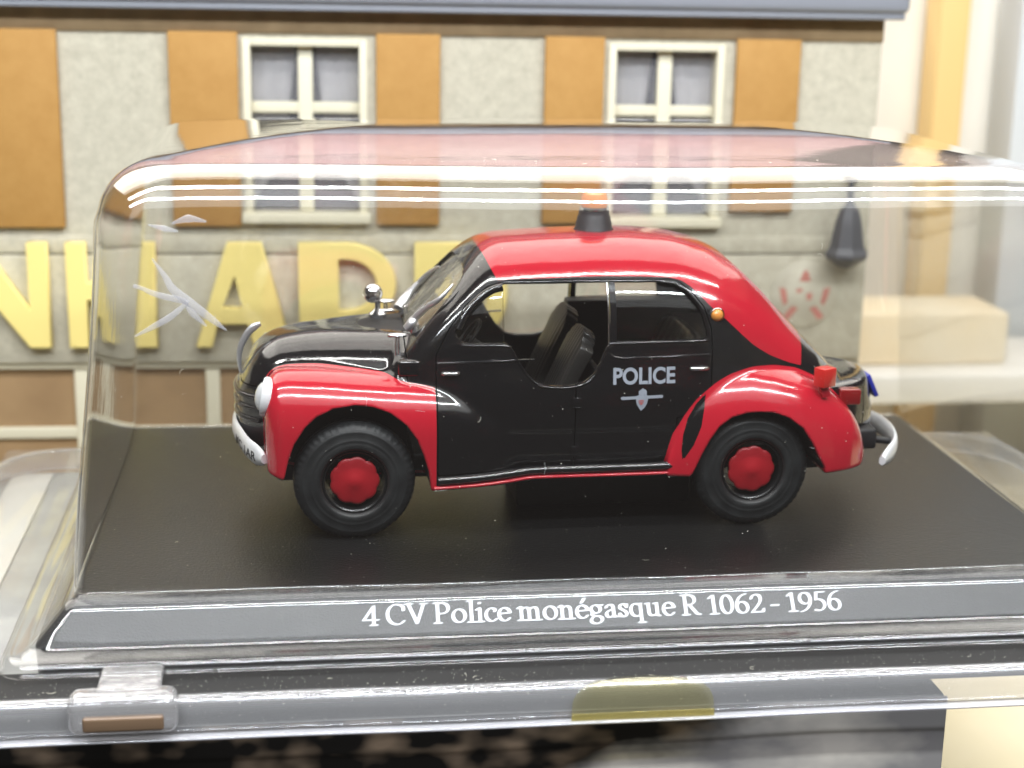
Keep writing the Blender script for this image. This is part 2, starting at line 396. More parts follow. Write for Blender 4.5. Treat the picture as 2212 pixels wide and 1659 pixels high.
# inner walls: wheel housings, floor, cabin lining
shell_obj('cabin_lining', inner, M_DARK, car, f_shell)
pf_ff = lambda x, y, z: np.maximum(f_ffend(x, np.abs(y), z)-smin(f_hull(x, np.abs(y), z), f_green(x, np.abs(y), z), .1), x+1.47)
ff, rest = split(skin, pf_ff)
for s in (-1, 1):
    part, _ = split(ff, lambda x, y, z: s*y*-1)
    shell_obj('front_fender', part, M_RED, car, f_shell)
pf_rf = lambda x, y, z: f_rfend(x, np.abs(y), z)-smin(f_hull(x, np.abs(y), z), f_green(x, np.abs(y), z), .1)-.012
rf, rest = split(rest, lambda x, y, z: np.maximum(pf_rf(x, y, z), -(x-.5)))
SLIT = [(1.80,1.70),(1.775,1.55),(1.73,1.31),(1.64,1.08),(1.515,.88),(1.50,1.01),(1.52,1.20),(1.58,1.40),(1.68,1.57)]
slit, rf = split(rf, lambda x, y, z: poly_sdf(x, z, SLIT))
for s in (-1, 1):
    part, _ = split(rf, lambda x, y, z: s*y*-1); shell_obj('rear_fender', part, M_RED, car, f_shell)
    part, _ = split(slit, lambda x, y, z: s*y*-1); shell_obj('stone_guard', part, M_BLACK, car, f_shell)
ROOF = [(-.708,3.035),(-.49,3.05),(-.136,3.058),(.19,3.07),(.6,3.077),(1.013,3.071),(1.348,3.055),(1.50,3.022),(1.62,2.95),(1.74,2.84),(1.83,2.745),(1.94,2.65),(2.05,2.56),(2.15,2.47),(2.26,2.37),(2.40,2.25),(2.52,2.17),(2.64,2.10),(2.764,2.045),(2.9,1.99),(3.085,1.93),(3.102,2.04),(3.143,2.157),(3.2,2.24),(3.4,2.5),(3.4,4),(-1.05,4),(-.93,3.45),(-.824,3.265),(-.776,3.159)]
roof, rest = split(rest, lambda x, y, z: poly_sdf(x, z, ROOF))
shell_obj('roof_panel', roof, M_RED, car, f_shell)
FD = [(-1.455,.80),(-1.455,2.20),(-1.30,2.50),(-1.1,2.76),(-.85,2.96),(-.62,3.03),(.20,3.045),(.20,.80)]
RD = [(.20,.80),(.20,3.045),(1.44,3.035),(1.62,2.90),(1.77,2.72),(1.86,2.45),(1.87,2.1),(1.87,1.5),(1.45,1.4),(1.45,.8)]
G = .014
fd, rest = split(rest, lambda x, y, z: poly_sdf(x, z, FD), G)
rd, rest = split(rest, lambda x, y, z: poly_sdf(x, z, RD), G)
for s in (-1, 1):
    part, _ = split(fd, lambda x, y, z: s*y*-1); shell_obj('front_door', part, M_BLACK, car, f_shell)
    part, _ = split(rd, lambda x, y, z: s*y*-1); shell_obj('rear_door', part, M_BLACK, car, f_shell)
BON = [(-4.2,1.66),(-1.79,1.80),(-1.79,3),(-4.2,3)]
bon, rest = split(rest, lambda x, y, z: poly_sdf(x, z, BON), G)
shell_obj('bonnet', bon, M_BLACK, car, f_shell)
lid, rest = split(rest, lambda x, y, z: np.maximum(np.maximum(3.3-x, np.abs(y)-.62), 1.0-z), G)
shell_obj('engine_lid', lid, M_BLACK, car, f_shell)
shell_obj('body', rest, M_BLACK, car, f_shell)
# ---- helpers that find the skin
def skin_y(x, z, side=-1):
    a, b = 0.3, 1.9
    for _ in range(26):
        m = (a+b)/2
        if float(noD(np.array(x), np.array(side*m), np.array(z))) < 0: a = m
        else: b = m
    return side*(a+b)/2
def on_side(pts, off=.01, side=-1): return [(x, skin_y(x, z, side)+side*off, z) for x, z in pts]
def skin_z(x, y):
    a, b = 1.6, 3.8
    for _ in range(26):
        m = (a+b)/2
        if float(noD(np.array(x), np.array(y), np.array(m))) < 0: a = m
        else: b = m
    return (a+b)/2
# window plastic: the same greenhouse surface moved inwards
fglass = lambda x, y, z: f_green(x, np.abs(y), z)+.045
Pg, Tg = surface_net(fglass, (-2.2, -1.5, 2.2), (3.3, 1.5, 3.6), .06)
def glass(name, fn):
    a, _ = split((Pg, Tg), fn); shell_obj(name, a, M_GLASSC, car, fglass)
M_GLASSC, M_KEEP = clear('pale_sheen_windscreen', (.93, .92, .88), .06, .34, (.62, .58, .46), bump=.15, bscale=4), M_GLASSC  # pale reflection on the windscreen, painted in as beige haze
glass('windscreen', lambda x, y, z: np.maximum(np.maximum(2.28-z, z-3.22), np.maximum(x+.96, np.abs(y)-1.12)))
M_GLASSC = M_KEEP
for s in (-1, 1):
    glass('quarter_window', lambda x, y, z: np.maximum(np.maximum(np.maximum(-1.25-x, x+.66), -s*y+.7), 2.30-z))
    glass('rear_side_window', lambda x, y, z: np.maximum(np.maximum(np.maximum(.60-x, x-1.86), -s*y+.7), 2.28-z))
glass('back_window', lambda x, y, z: np.maximum(np.maximum(2.15-x, np.abs(y)-.66), 2.32-z))
for s in (-1, 1):
    # bright cut edges of the quarter pane and the rear side window
    tube('pane_edge', [(-.655, skin_y(-.655, z, s)-s*.05, z) for z in np.linspace(2.34, 2.93, 8)], .011, M_GLASSC, car, 6)
    tube('pane_edge', [(.60, skin_y(.60, z, s)-s*.045, z) for z in np.linspace(2.3, 3.0, 8)], .010, M_CHROME, car, 6)
    # quarter frame, a curved bar over the small front pane
    tube('quarter_frame', catmull(on_side([(-1.19, 2.50), (-1.10, 2.67), (-.96, 2.82), (-.80, 2.925), (-.66, 2.965)], .0, s), 5), .05, M_BLACK, car, 10)
    # belt mouldings and bright bead round the door cut
    tube('belt_moulding', on_side([(x, 2.105+.04*(x+1.43)/1.2) for x in np.linspace(-1.43, -.30, 12)], .0, s), .012, M_BLACK, car, 6)
    tube('belt_moulding', on_side([(.62, 2.20), (.66, 2.165), (.75, 2.145)]+[(x, 2.145+.015*(x-.75)) for x in np.linspace(.85, 1.84, 10)], .0, s), .013, M_BLACK, car, 6)
    bead = [(-1.19,2.40),(-1.16,2.335),(-1.10,2.312),(-.64,2.305),(-.57,2.262),(-.50,2.14),(-.385,1.965),(-.255,1.845),(-.12,1.81),(.12,1.805),(.30,1.845),(.42,1.935),(.50,2.08),(.56,2.25),(.61,2.31),(.66,2.32),(1.2,2.325),(1.74,2.325),(1.80,2.35)]
    tube('sill_bead', catmull(on_side(bead, .0, s), 4), .014, M_BLACK, car, 8)
    # rocker: black step with thin red strip beneath
    rk = [(-1.45,.735),(-1.0,.742),(-.62,.765),(-.35,.795),(-.1,.80),(.5,.802),(1.1,.805),(1.40,.81)]
    yy = [1.60,1.55,1.50,1.475,1.47,1.47,1.47,1.47]
    Vb = [(x, s*(y-.03), z) for (x, z), y in zip(rk, yy)]
    tube('door_sill', catmull(Vb, 5), .052, M_BLACK, car, 10, flat=(1.2, 1))
    Vb = [(x, s*(y-.02), z-.085) for (x, z), y in zip([(-1.50,.735)]+rk[1:]+[(1.5,.80)], yy+[1.48])]
    tube('sill_strip', catmull(Vb, 5), .032, M_RED, car, 10, flat=(1.3, .8))
    # door hinges, door handles, marker lamp
    for z0, z1 in ((1.69, 1.56), (1.085, .95)):
        bm = bmesh.new(); y = skin_y(.205, (z0+z1)/2, s); box_bm(bm, (.155, min(y-s*.02, y+s*.035), z1), (.265, max(y-s*.02, y+s*.035), z0), .018); bm_obj('door_hinge', bm, M_BLACK, car)
    for x0, x1, zz in ((-1.385, -1.19, 1.985), (1.60, 1.815, 2.0)):
        y = skin_y((x0+x1)/2, zz, s)
        tube('door_handle', [(x0, y+s*.01, zz-.003), (x0+.03, y+s*.035, zz), ((x0+x1)/2, y+s*.04, zz), (x1-.03, y+s*.035, zz), (x1, y+s*.01, zz)], [.02, .024, .024, .024, .02], M_CHROME, car, 10)
    c = (1.93, skin_y(1.93, 2.62, s), 2.62)
    lathe('marker_lamp', [(0, .075*s), (.035, .07*s), (.066, .045*s), (.08, .01*s), (.082, -.02*s)], M_AMBER, car, 24, 'y', c)
    lathe('marker_cap', [(.088, .0), (.092, .018*s), (.085, .03*s), (.08, .01*s)], M_CHROME, car, 24, 'y', c)
    # cowl box beside the windscreen
    bm = bmesh.new(); box_bm(bm, (-1.90, min(s*1.10, s*1.31), 1.93), (-1.63, max(s*1.10, s*1.31), 2.135), .045, 3)
    bm_obj('trafficator_box', bm, M_BLACK, car)
    # wing mirror on a thin stalk
    bm = bmesh.new(); xm, ym = -1.885, s*1.0
    zb = skin_z(xm, ym)-.02
    V, F = join_geo([tube_geo([(xm-.015, ym, zb), (xm-.012, ym, zb+.24)], .012, 8), tube_geo([(xm+.022, ym, zb), (xm+.016, ym, zb+.24)], .012, 8)])
    mi = obj('mirror_stalk', V, F, M_CHROME, car, True, 60)
    tube('mirror_head', [(xm-.12, ym, zb+.245), (xm-.10, ym, zb+.25), (xm, ym, zb+.255), (xm+.10, ym, zb+.25), (xm+.12, ym, zb+.245)], [.012, .032, .04, .032, .012], M_CHROME, car, 12, flat=(1.6, .7))
    # headlamp
    hl = empty('headlamp', (0, 0, 0)); hl.parent = car
    hc = (-3.44, s*1.13, 1.70)
    rg = lathe('lamp_ring', [(.215, .08), (.235, .03), (.238, -.01), (.222, -.035), (.190, -.04), (.178, -.02)], M_WHITEC, car, 40, 'x', (0, 0, 0))
    ln = lathe('lamp_lens', [(.185, -.02), (.165, -.06), (.12, -.095), (.06, -.115), (0, -.12)], mat('lamp_lens', (.62, .64, .66), .12, coat=1), car, 40, 'x', (0, 0, 0))
    for o in (rg, ln): o.parent = hl
    hl.location = (-3.445, s*1.17, 1.70); hl.rotation_euler = (0, math.radians(8), s*math.radians(5))
    # tail lamp and reflector box on the rear fender
    bm = bmesh.new(); box_bm(bm, (3.66, min(s*.80, s*.98), 1.38), (3.93, max(s*.80, s*.98), 1.585), .03, 2, None); bm_obj('tail_lamp', bm, M_LRED, car)
    bm = bmesh.new(); box_bm(bm, (-.11, -.09, -.12), (.11, .09, .12), .02, 2, Matrix.Translation((3.29, s*1.37, 1.86)) @ Matrix.Rotation(s*-.5, 4, 'Z')); ib = bm_obj('direction_lamp', bm, mat('signal_red', (.6, .025, .02), .3, coat=.5), car)
    bm = bmesh.new(); box_bm(bm, (-.055, -.04, -.16), (.055, .04, .0), .02, 2, Matrix.Translation((3.27, s*1.37, 1.76)) @ Matrix.Rotation(-.35, 4, 'Y')); bm_obj('lamp_foot', bm, M_RED, ib)
# ---- nose: grille bars, ornament strip, bumpers, lower valance
for z0 in (1.56, 1.42, 1.28):
    pts = []
    for y in np.linspace(-.72, .72, 15):
        a, b = -4.1, -3.0
        for _ in range(24):
            m = (a+b)/2
            if float(noD(np.array(m), np.array(y), np.array(z0))) > 0: a = m
            else: b = m
        pts.append((a-.012, y, z0))
    tube('grille_bar', pts, .030, M_CHROME if z0 == 9 else M_BLACK, car, 8)
orn = [(-3.49, 0, 2.315), (-3.575, 0, 2.27), (-3.65, 0, 2.195), (-3.715, 0, 2.08), (-3.75, 0, 1.97), (-3.757, 0, 1.84), (-3.742, 0, 1.70)]
tube('nose_strip', catmull(orn, 6), [.03, .055, .05, .045, .04, .03, .018], M_NOSE, car, 10, flat=(.9, .45), ref=Vector((0, 1, 0)))
def bumper(name, P, hgt, m, th=.028):
    P = catmull(P, 8); V = []; F = []; n = len(P); prof = [(0, -1), (-1.0, -.8), (-1.7, -.3), (-1.8, .1), (-1.5, .6), (-.9, .9), (0, 1), (1.0, .6), (1.1, -.6)]
    for i in range(n):
        t = (P[min(i+1, n-1)]-P[max(i-1, 0)]).normalized(); o = t.cross(Vector((0, 0, 1))).normalized()
        k = min(1, (min(i, n-1-i)/5)**.5) if min(i, n-1-i) < 5 else 1
        hh = hgt*(.45+.55*k)
        for a, b in prof: V.append(P[i]-o*a*th+Vector((0, 0, b*hh)))
    q = len(prof)
    for i in range(n-1):
        for k in range(q): F.append((i*q+k, i*q+(k+1) % q, (i+1)*q+(k+1) % q, (i+1)*q+k))
    F.append(tuple(range(q))); F.append(tuple((n-1)*q+k for k in range(q))[::-1])
    return obj(name, V, F, m, car, True, 50)
fbp = [(-3.46, -1.33, .985), (-3.62, -1.02, 1.0), (-3.73, -.6, 1.02), (-3.80, -.25, 1.04), (-3.81, 0, 1.05), (-3.80, .25, 1.04), (-3.73, .6, 1.02), (-3.62, 1.02, 1.0), (-3.46, 1.33, .985)]
fb = bumper('front_bumper', [Vector(p) for p in fbp][::-1], .135, M_WHITEC, .03)
rbp = [(4.16, -1.22, .72), (4.42, -.9, .76), (4.58, -.5, .79), (4.64, 0, .80), (4.58, .5, .79), (4.42, .9, .76), (4.16, 1.22, .72)]
rb = bumper('rear_bumper', [Vector(p) for p in rbp], .13, M_WHITEC, .03)
for s in (-1, 1):
    tube('bumper_iron', [(-3.80, s*.55, 1.0), (-3.6, s*.5, 1.0), (-3.3, s*.45, 1.02)], .045, M_DARK, car, 8)
    tube('bumper_iron', [(4.56, s*.6, .78), (4.3, s*.55, .8), (4.0, s*.5, .86)], .05, M_DARK, car, 8)
bm = bmesh.new(); box_bm(bm, (-.03, -.22, -.16), (.03, .22, .16), .012, 2, Matrix.Translation((4.31, -.15, 1.46)) @ Matrix.Rotation(-.45, 4, 'Y')); bm_obj('number_plate', bm, M_BLUE, car)
box('rear_valance', (3.9, -.75, .72), (4.28, .75, 1.0), M_DARK, car, .05)
# ---- chassis, axles
box('underbody', (-3.35, -.80, .52), (3.75, .80, .78), M_DARK, car, .08)
box('mounting_block', (-.35, -.55, .003), (1.9, .6, .55), M_DARK, car, .06)
box('sump', (2.5, -.45, .38), (3.7, .45, .6), M_DARK, car, .08)
for xa in (-2.42, 2.42): tube('axle', [(xa, -1.3, .715), (xa, 1.3, .715)], .06, M_DARK, car, 10)
# ---- beacon
bc = empty('beacon', (.644, 0, 3.44)); bc.parent = car
lathe('beacon_base', [(.0, -.03), (.245, -.03), (.252, .0), (.246, .035), (.232, .05), (.222, .12), (.214, .13), (.206, .19), (.196, .20), (.188, .262), (.17, .268)], mat('beacon_rubber', (.035, .034, .037), .45), bc, 40, 'z')
lathe('beacon_ring', [(.172, .262), (.184, .272), (.180, .308), (.155, .315)], M_CHROME, bc, 40, 'z')
lathe('beacon_dome', [(.158, .30), (.166, .33), (.164, .43), (.145, .475), (.08, .50), (0, .505)], M_AMBER, bc, 40, 'z')
# ---- spot lamp on the cowl
sp = empty('spot_lamp', (-2.03, .32, 2.36)); sp.parent = car
lathe('lamp_foot', [(.0, -.06), (.11, -.05), (.115, .0), (.07, .03), (.04, .06), (.035, .12), (.05, .15)], M_CHROME, sp, 24, 'z')
V, F = lathe_geo([(.0, -.09), (.04, -.088), (.05, -.112)]+[(.125*math.sin(q), -.125*math.cos(q)) for q in np.linspace(.45, PI, 14)], 32, 'x', (-.06, 0, .255)); obj('lamp_bowl', V, F, M_CHROME, sp, True, 60)
tube('lamp_lever', [(.02, 0, .03), (.2, 0, .035)], .022, M_CHROME, sp, 8)
# ---- wipers, standing a little off the screen
def wiper(pts, tip):
    w = tube('wiper_arm', catmull(pts, 6), [.07, .08, .065, .055, .042], M_NOSE, car, 10, flat=(1, .7))
    tube('wiper_blade', catmull(tip, 5), [.042, .034, .024, .010], M_NOSE, w, 8)
wo = lambda L_: [(x-.055, y-.01, z+.05) for x, y, z in L_]
wiper(wo([(-1.70, -.72, 2.345), (-1.64, -.73, 2.415), (-1.587, -.72, 2.481), (-1.505, -.788, 2.574), (-1.43, -.87, 2.655)]), wo([(-1.44, -.86, 2.65), (-1.40, -.915, 2.685), (-1.325, -.966, 2.755), (-1.238, -.966, 2.844), (-1.169, -.935, 2.92)]))
wiper(wo([(-1.72, .32, 2.38), (-1.64, .40, 2.46), (-1.56, .44, 2.55), (-1.48, .44, 2.64), (-1.42, .42, 2.70)]), wo([(-1.43, .42, 2.69), (-1.37, .36, 2.77), (-1.31, .27, 2.85), (-1.25, .10, 2.93), (-1.23, .0, 2.955)]))
for y0, x0 in ((-.70, -1.66), (.36, -1.70)):
    lathe('wiper_spindle', [(0, -.08), (.06, -.08), (.065, .02), (.04, .05), (0, .055)], M_CHROME, car, 16, 'z', (x0, y0, skin_z(x0, y0)+.03))
# ---- seats, dashboard, steering wheel
def seat(x, y, w, h, lean, name):
    st = empty(name, (x, y, 1.2)); st.parent = car
    ribs = 9
    # backrest: D-shaped outline leaning back, ribbed front
    V = []; F = []; nu, nv = 45, 15
    for i in range(nu):
        u = -1+2*i/(nu-1)
        for j in range(nv):
            v = j/(nv-1); zz = h*v*(1-.18*abs(u)**3.0)*1.0
            wob = .012*abs(math.sin(u*PI*ribs/2)); xx = math.tan(lean)*zz-.10*math.sin(v*PI)**.7*(1-u**4)*.5-wob
            V.append((xx-.06, u*w/2, zz))
    for i in range(nu-1):
        for j in range(nv-1): F.append((i*nv+j, i*nv+j+1, (i+1)*nv+j+1, (i+1)*nv+j))
    o = obj('backrest', V, F, M_SEAT, st); md = o.modifiers.new('t', 'SOLIDIFY'); md.thickness = .17; md.offset = -1
    bv = o.modifiers.new('b', 'BEVEL'); bv.width = .045; bv.segments = 3; bv.limit_method = 'ANGLE'; bv.angle_limit = math.radians(50)
    box('cushion', (-.85, -w/2, -.2), (.02, w/2, .06), M_SEAT, st, .07, 3)
    return st
seat(-.02, -.50, .86, 1.15, .42, 'front_seat'); seat(-.05, .58, .86, 1.20, .42, 'front_seat')
seat(1.55, 0, 2.2, 1.05, .35, 'rear_bench')
box('rear_partition', (.52, -1.12, .9), (.60, 1.12, 1.9), M_DARK, car, .02)
box('parcel_shelf', (1.9, -.95, 2.1), (2.7, .95, 2.18), M_DARK, car, .02)
for s in (-1, 1):
    ys = sorted((s*1.06, s*1.12)); V = [(x, skin_y(x, z, s)-s*o_, z) for z in np.linspace(2.3, 3.03, 7) for x, o_ in ((.615, .02), (.69, .02), (.69, .08), (.615, .08))]
    F = [(4*i+k, 4*i+(k+1) % 4, 4*i+4+(k+1) % 4, 4*i+4+k) for i in range(6) for k in range(4)]+[(0, 1, 2, 3), (27, 26, 25, 24)]
    obj('window_post', V, F, M_BLACK, car, False)
box('cabin_side_panel', (.52, .95, 1.2), (2.2, 1.22, 2.36), M_DARK, car, .02)
box('floor_pan', (-1.7, -1.1, .86), (2.9, 1.1, .93), M_DARK, car, .02)
bm = bmesh.new(); box_bm(bm, (-1.62, -1.12, 2.0), (-1.15, 1.12, 2.26), .08, 3); bm_obj('dashboard', bm, M_SEAT, car)
V, F = lathe_geo([(.30, 0)], 3, 'x')
sw = empty('steering_wheel', (-.98, -.50, 2.22)); sw.parent = car; sw.rotation_euler = (0, math.radians(-55), 0)
ring = [(0.25*math.cos(a), .25*math.sin(a), 0) for a in np.linspace(0, 2*PI, 33)]
tube('wheel_rim', ring, .022, M_DARK, sw, 8); tube('spoke', [(-.24, 0, 0), (.24, 0, 0)], .018, M_DARK, sw, 6)
tube('steering_column', [(0, 0, 0), (0, 0, -.55)], .04, M_SEAT, sw, 8)
# ---- wheels
def wheel(x, y, side, first):
    w = empty('wheel', (x, y, .718)); w.parent = car; s = side
    h = .40
    def rm(i, a):
        if i in (12, 13, 20, 21): return 1+.008*(1 if math.sin(a*52) > 0 else -1)
        if 14 <= i <= 19: return 1+.004*math.sin(a*52+i)
        return 1
    prof = [(.39, .03), (.40, .0), (.43, -.02), (.475, -.012), (.500, -.004), (.512, -.010), (.524, -.003), (.55, .001), (.60, .010), (.612, .007), (.622, .015), (.635, .02), (.685, .055), (.705, .085), (.718, .12), (.70, .15), (.718, .18), (.718, .23), (.70, .25), (.718, .28), (.705, .315), (.685, .345), (.6, .38), (.45, .39), (.39, .37)]
    lathe('tyre', [(r, -s*q) for r, q in prof], M_RUBBER, w, 208, 'y', rmod=rm, sharp=60)
    rp = [(.455, .012), (.445, -.006), (.432, .0), (.425, .025), (.415, .03), (.408, .012), (.396, .018), (.388, .05), (.375, .055), (.366, .04), (.352, .05), (.345, .12), (.335, .18), (.33, .36)]
    lathe('rim', [(r, -s*q) for r, q in rp], M_RIM, w, 72, 'y', sharp=25)
    sc = lambda i, a: 1+(.045*abs(math.cos(a*4.5))**1.0-.02)*(i >= 3 and i < 7)
    hp = [(0, -.03), (.04, -.028), (.075, -.018), (.12, -.008), (.20, .006), (.255, .016), (.285, .026), (.290, .034), (.286, .06), (.2, .09), (0, .09)]
    sc = lambda i, a: 1+(.07*(abs(math.cos(a*4.5))-.7))*(1 if i in (6, 7, 8) else (.5 if i == 5 else 0))
    lathe('hub_cap', [(r, -s*(q+.05)) for r, q in hp], M_HUB, w, 144, 'y', rmod=sc, sharp=50)
    lathe('drum', [(0, -s*.2), (.2, -s*.2), (.22, -s*.24), (.22, -s*.45)], M_DARK, w, 32, 'y')
    for k in range(3):
        a = k*2*PI/3+.5; c, d = math.cos(a), math.sin(a)
        tube('spoke', [(c*.1, -s*.22, d*.1), (c*.34, -s*.22, d*.34)], .06, M_RIM, w, 8, flat=(1.8, .5), ref=Vector((0, 1, 0)))
    return w
for xa, ya in ((-2.42, 1.50), (2.42, 1.47)):
    for s in (-1, 1): wheel(xa, s*ya, s, True)
# ---- lettering and badge on the rear door
def text_mesh(body, size, bold=0.0, res=6):
    cu = bpy.data.curves.new('t', 'FONT'); cu.body = body; cu.size = size; cu.offset = bold; cu.resolution_u = res
    o = bpy.data.objects.new('t', cu); COL.objects.link(o); dg = bpy.context.evaluated_depsgraph_get(); dg.update()
    me = bpy.data.meshes.new_from_object(o.evaluated_get(dg)); V = np.array([v.co[:] for v in me.vertices]); F = [tuple(p.vertices) for p in me.polygons]
    bpy.data.objects.remove(o); bpy.data.curves.remove(cu); bpy.data.meshes.remove(me); return V, F
def drape(name, V, F, m, parent, off=.006):
    V2 = [(x, skin_y(x, z)-off, z) for x, z in V]; o = obj(name, V2, F, m, parent, False); return o
V, F = text_mesh('POLICE', 1, .03)
lo, hi = V[:, :2].min(0), V[:, :2].max(0); V = (V[:, :2]-lo)/(hi-lo)
drape('police_lettering', [(.648+u*.762, 1.828+w*.203) for u, w in V], F, M_SILV, car)
def flat_poly(pts): return [tuple(p) for p in pts], [tuple(range(len(pts)))]
bx = lambda a, b: (.648+(a-500)/985*.762, 1.83-(b-512)/290*.2155)
SH = [(862,760),(868,700),(905,690),(905,625),(930,605),(955,590),(968,572),(980,590),(1010,600),(1032,625),(1030,690),(1055,700),(1055,760),(1035,840),(1000,900),(950,948),(905,890),(875,830)]
drape('badge_shield', [bx(*p) for p in SH], [tuple(range(len(SH)))], M_SILV, car)
for pts in ([(622,735),(630,712),(870,705),(870,755),(640,762)], [(1050,700),(1285,696),(1297,720),(1285,746),(1050,750)]):
    drape('badge_bar', [bx(*p) for p in pts], [tuple(range(len(pts)))], M_SILV, car)
for k, (yy0, hw) in enumerate(((775, 44), (800, 40), (822, 30), (840, 18))):
    pts = [(948-hw, yy0-7), (948+hw, yy0-7), (948+hw, yy0+6), (948-hw, yy0+6)]
    drape('badge_stripe', [bx(*p) for p in pts], [(0, 1, 2, 3)], M_BADGER, car, .010)
rng = random.Random(3)
V = []; F = []
for k in range(16):
    a, b = rng.choice([(rng.uniform(900, 1030), rng.uniform(660, 690)), (rng.uniform(890, 1045), rng.uniform(705, 745)), (rng.uniform(1010, 1040), rng.uniform(750, 850)), (rng.uniform(930, 980), rng.uniform(860, 910))])
    r = rng.uniform(5, 11); o = len(V); V += [bx(a, b), bx(a+r, b), bx(a+r, b+r*.5), bx(a, b+r*.5)]; F.append((o, o+1, o+2, o+3))
tag(drape('badge_print', V, F, mat('badge_dark_print', (.10, .11, .14), .5), car, .009), kind='stuff')
# plate lettering on the near half of the front bumper
V, F = text_mesh('MC 1AR', 1, .02); lo, hi = V[:, :2].min(0), V[:, :2].max(0); V = (V[:, :2]-lo)/(hi-lo)
BP = catmull([Vector(p) for p in fbp], 8)
def bump_pt(u, w):
    t = 9+(1-u)*15; t = 24-t+3; i = int(t); q = BP[i].lerp(BP[i+1], t-i); tt = (BP[i+1]-BP[i]).normalized(); o = tt.cross(Vector((0, 0, 1))).normalized()
    if o.x > 0: o = -o
    return q+o*.056+Vector((0, 0, -.06+w*.11))
obj('plate_lettering', [bump_pt(1-u, w) for u, w in V], F, mat('dark_print', (.03, .03, .035), .5), fb, False)['kind'] = 'stuff'
# ---------------------------------------------------------------- clear blister case
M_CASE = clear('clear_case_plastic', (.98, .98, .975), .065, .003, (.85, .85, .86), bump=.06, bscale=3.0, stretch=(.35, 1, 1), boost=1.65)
M_FLANGE = clear('clear_flange_plastic', (.93, .93, .94), .06, .16, (.80, .80, .81), bump=.3, bscale=4, stretch=(.3, 1, 1), boost=1.4)
M_PLINTH = mat('plinth_black_grained', (.009, .009, .009), .30)
def grain(m, s, d, sc=22, stretch=(1, 1, 1)):
    tc = nn(m, 'ShaderNodeTexCoord'); mp = nn(m, 'ShaderNodeMapping'); mp.inputs['Scale'].default_value = stretch
    n = nn(m, 'ShaderNodeTexNoise'); n.inputs['Scale'].default_value = sc; n.inputs['Detail'].default_value = 3
    b = nn(m, 'ShaderNodeBump'); b.inputs['Strength'].default_value = s; b.inputs['Distance'].default_value = d
    lk(m, tc.outputs['Object'], mp.inputs[0]); lk(m, mp.outputs[0], n.inputs['Vector']); lk(m, n.outputs['Fac'], b.inputs['Height']); lk(m, b.outputs[0], bsdf(m).inputs['Normal'])
def scuffs_and_pink_sheen(m):  # scuff haze on the dome top, with a pinkish reflection painted into it
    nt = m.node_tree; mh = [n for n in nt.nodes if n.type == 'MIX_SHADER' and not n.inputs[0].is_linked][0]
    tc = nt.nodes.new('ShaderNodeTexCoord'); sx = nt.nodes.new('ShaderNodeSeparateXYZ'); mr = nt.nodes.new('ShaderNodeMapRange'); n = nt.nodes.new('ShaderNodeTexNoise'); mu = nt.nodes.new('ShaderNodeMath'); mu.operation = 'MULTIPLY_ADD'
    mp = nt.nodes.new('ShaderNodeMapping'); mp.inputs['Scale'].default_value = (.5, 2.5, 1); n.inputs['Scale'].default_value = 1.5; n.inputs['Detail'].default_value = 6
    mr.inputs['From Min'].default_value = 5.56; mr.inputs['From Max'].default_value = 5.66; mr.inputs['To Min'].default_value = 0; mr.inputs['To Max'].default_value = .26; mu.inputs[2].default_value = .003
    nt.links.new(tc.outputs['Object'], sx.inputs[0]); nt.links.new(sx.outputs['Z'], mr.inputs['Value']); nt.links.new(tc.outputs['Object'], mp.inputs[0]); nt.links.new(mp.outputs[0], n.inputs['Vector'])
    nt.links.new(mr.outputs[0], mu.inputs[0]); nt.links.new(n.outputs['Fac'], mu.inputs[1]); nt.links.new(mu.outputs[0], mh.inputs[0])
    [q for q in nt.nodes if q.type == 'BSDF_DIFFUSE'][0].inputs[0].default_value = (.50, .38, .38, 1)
scuffs_and_pink_sheen(M_CASE)
grain(M_PLINTH, .6, .012, 46, (.8, 1, 1))
M_SKIRT = clear('clear_skirt_plastic', (.97, .97, .97), .05, .010, (.85, .85, .86), boost=1.0)
BX0, BX1, BY0, BY1 = -4.47, 7.05, -2.78, 3.65
def rrect(x0, x1, y0, y1, r, z, nc=10, nl=24):
    P = []
    def arc(cx, cy, a0):
        for k in range(nc+1):
            a = a0+(PI/2)*k/nc; P.append((cx+r*math.cos(a), cy+r*math.sin(a), z))
    def line(a, b, n):
        for k in range(1, n): P.append((a[0]+(b[0]-a[0])*k/n, a[1]+(b[1]-a[1])*k/n, z))
    arc(x1-r, y1-r, 0); line((x1-r, y1), (x0+r, y1), nl); arc(x0+r, y1-r, PI/2); line((x0, y1-r), (x0, y0+r), nl//2)
    arc(x0+r, y0+r, PI); line((x0+r, y0), (x1-r, y0), nl); arc(x1-r, y0+r, 1.5*PI); line((x1, y0+r), (x1, y1-r), nl//2)
    return P
case = empty('display_case', (1.3, .4, -1.12)); tag(case, 'clear plastic blister lid closed over the model car on its black plinth', 'display case')
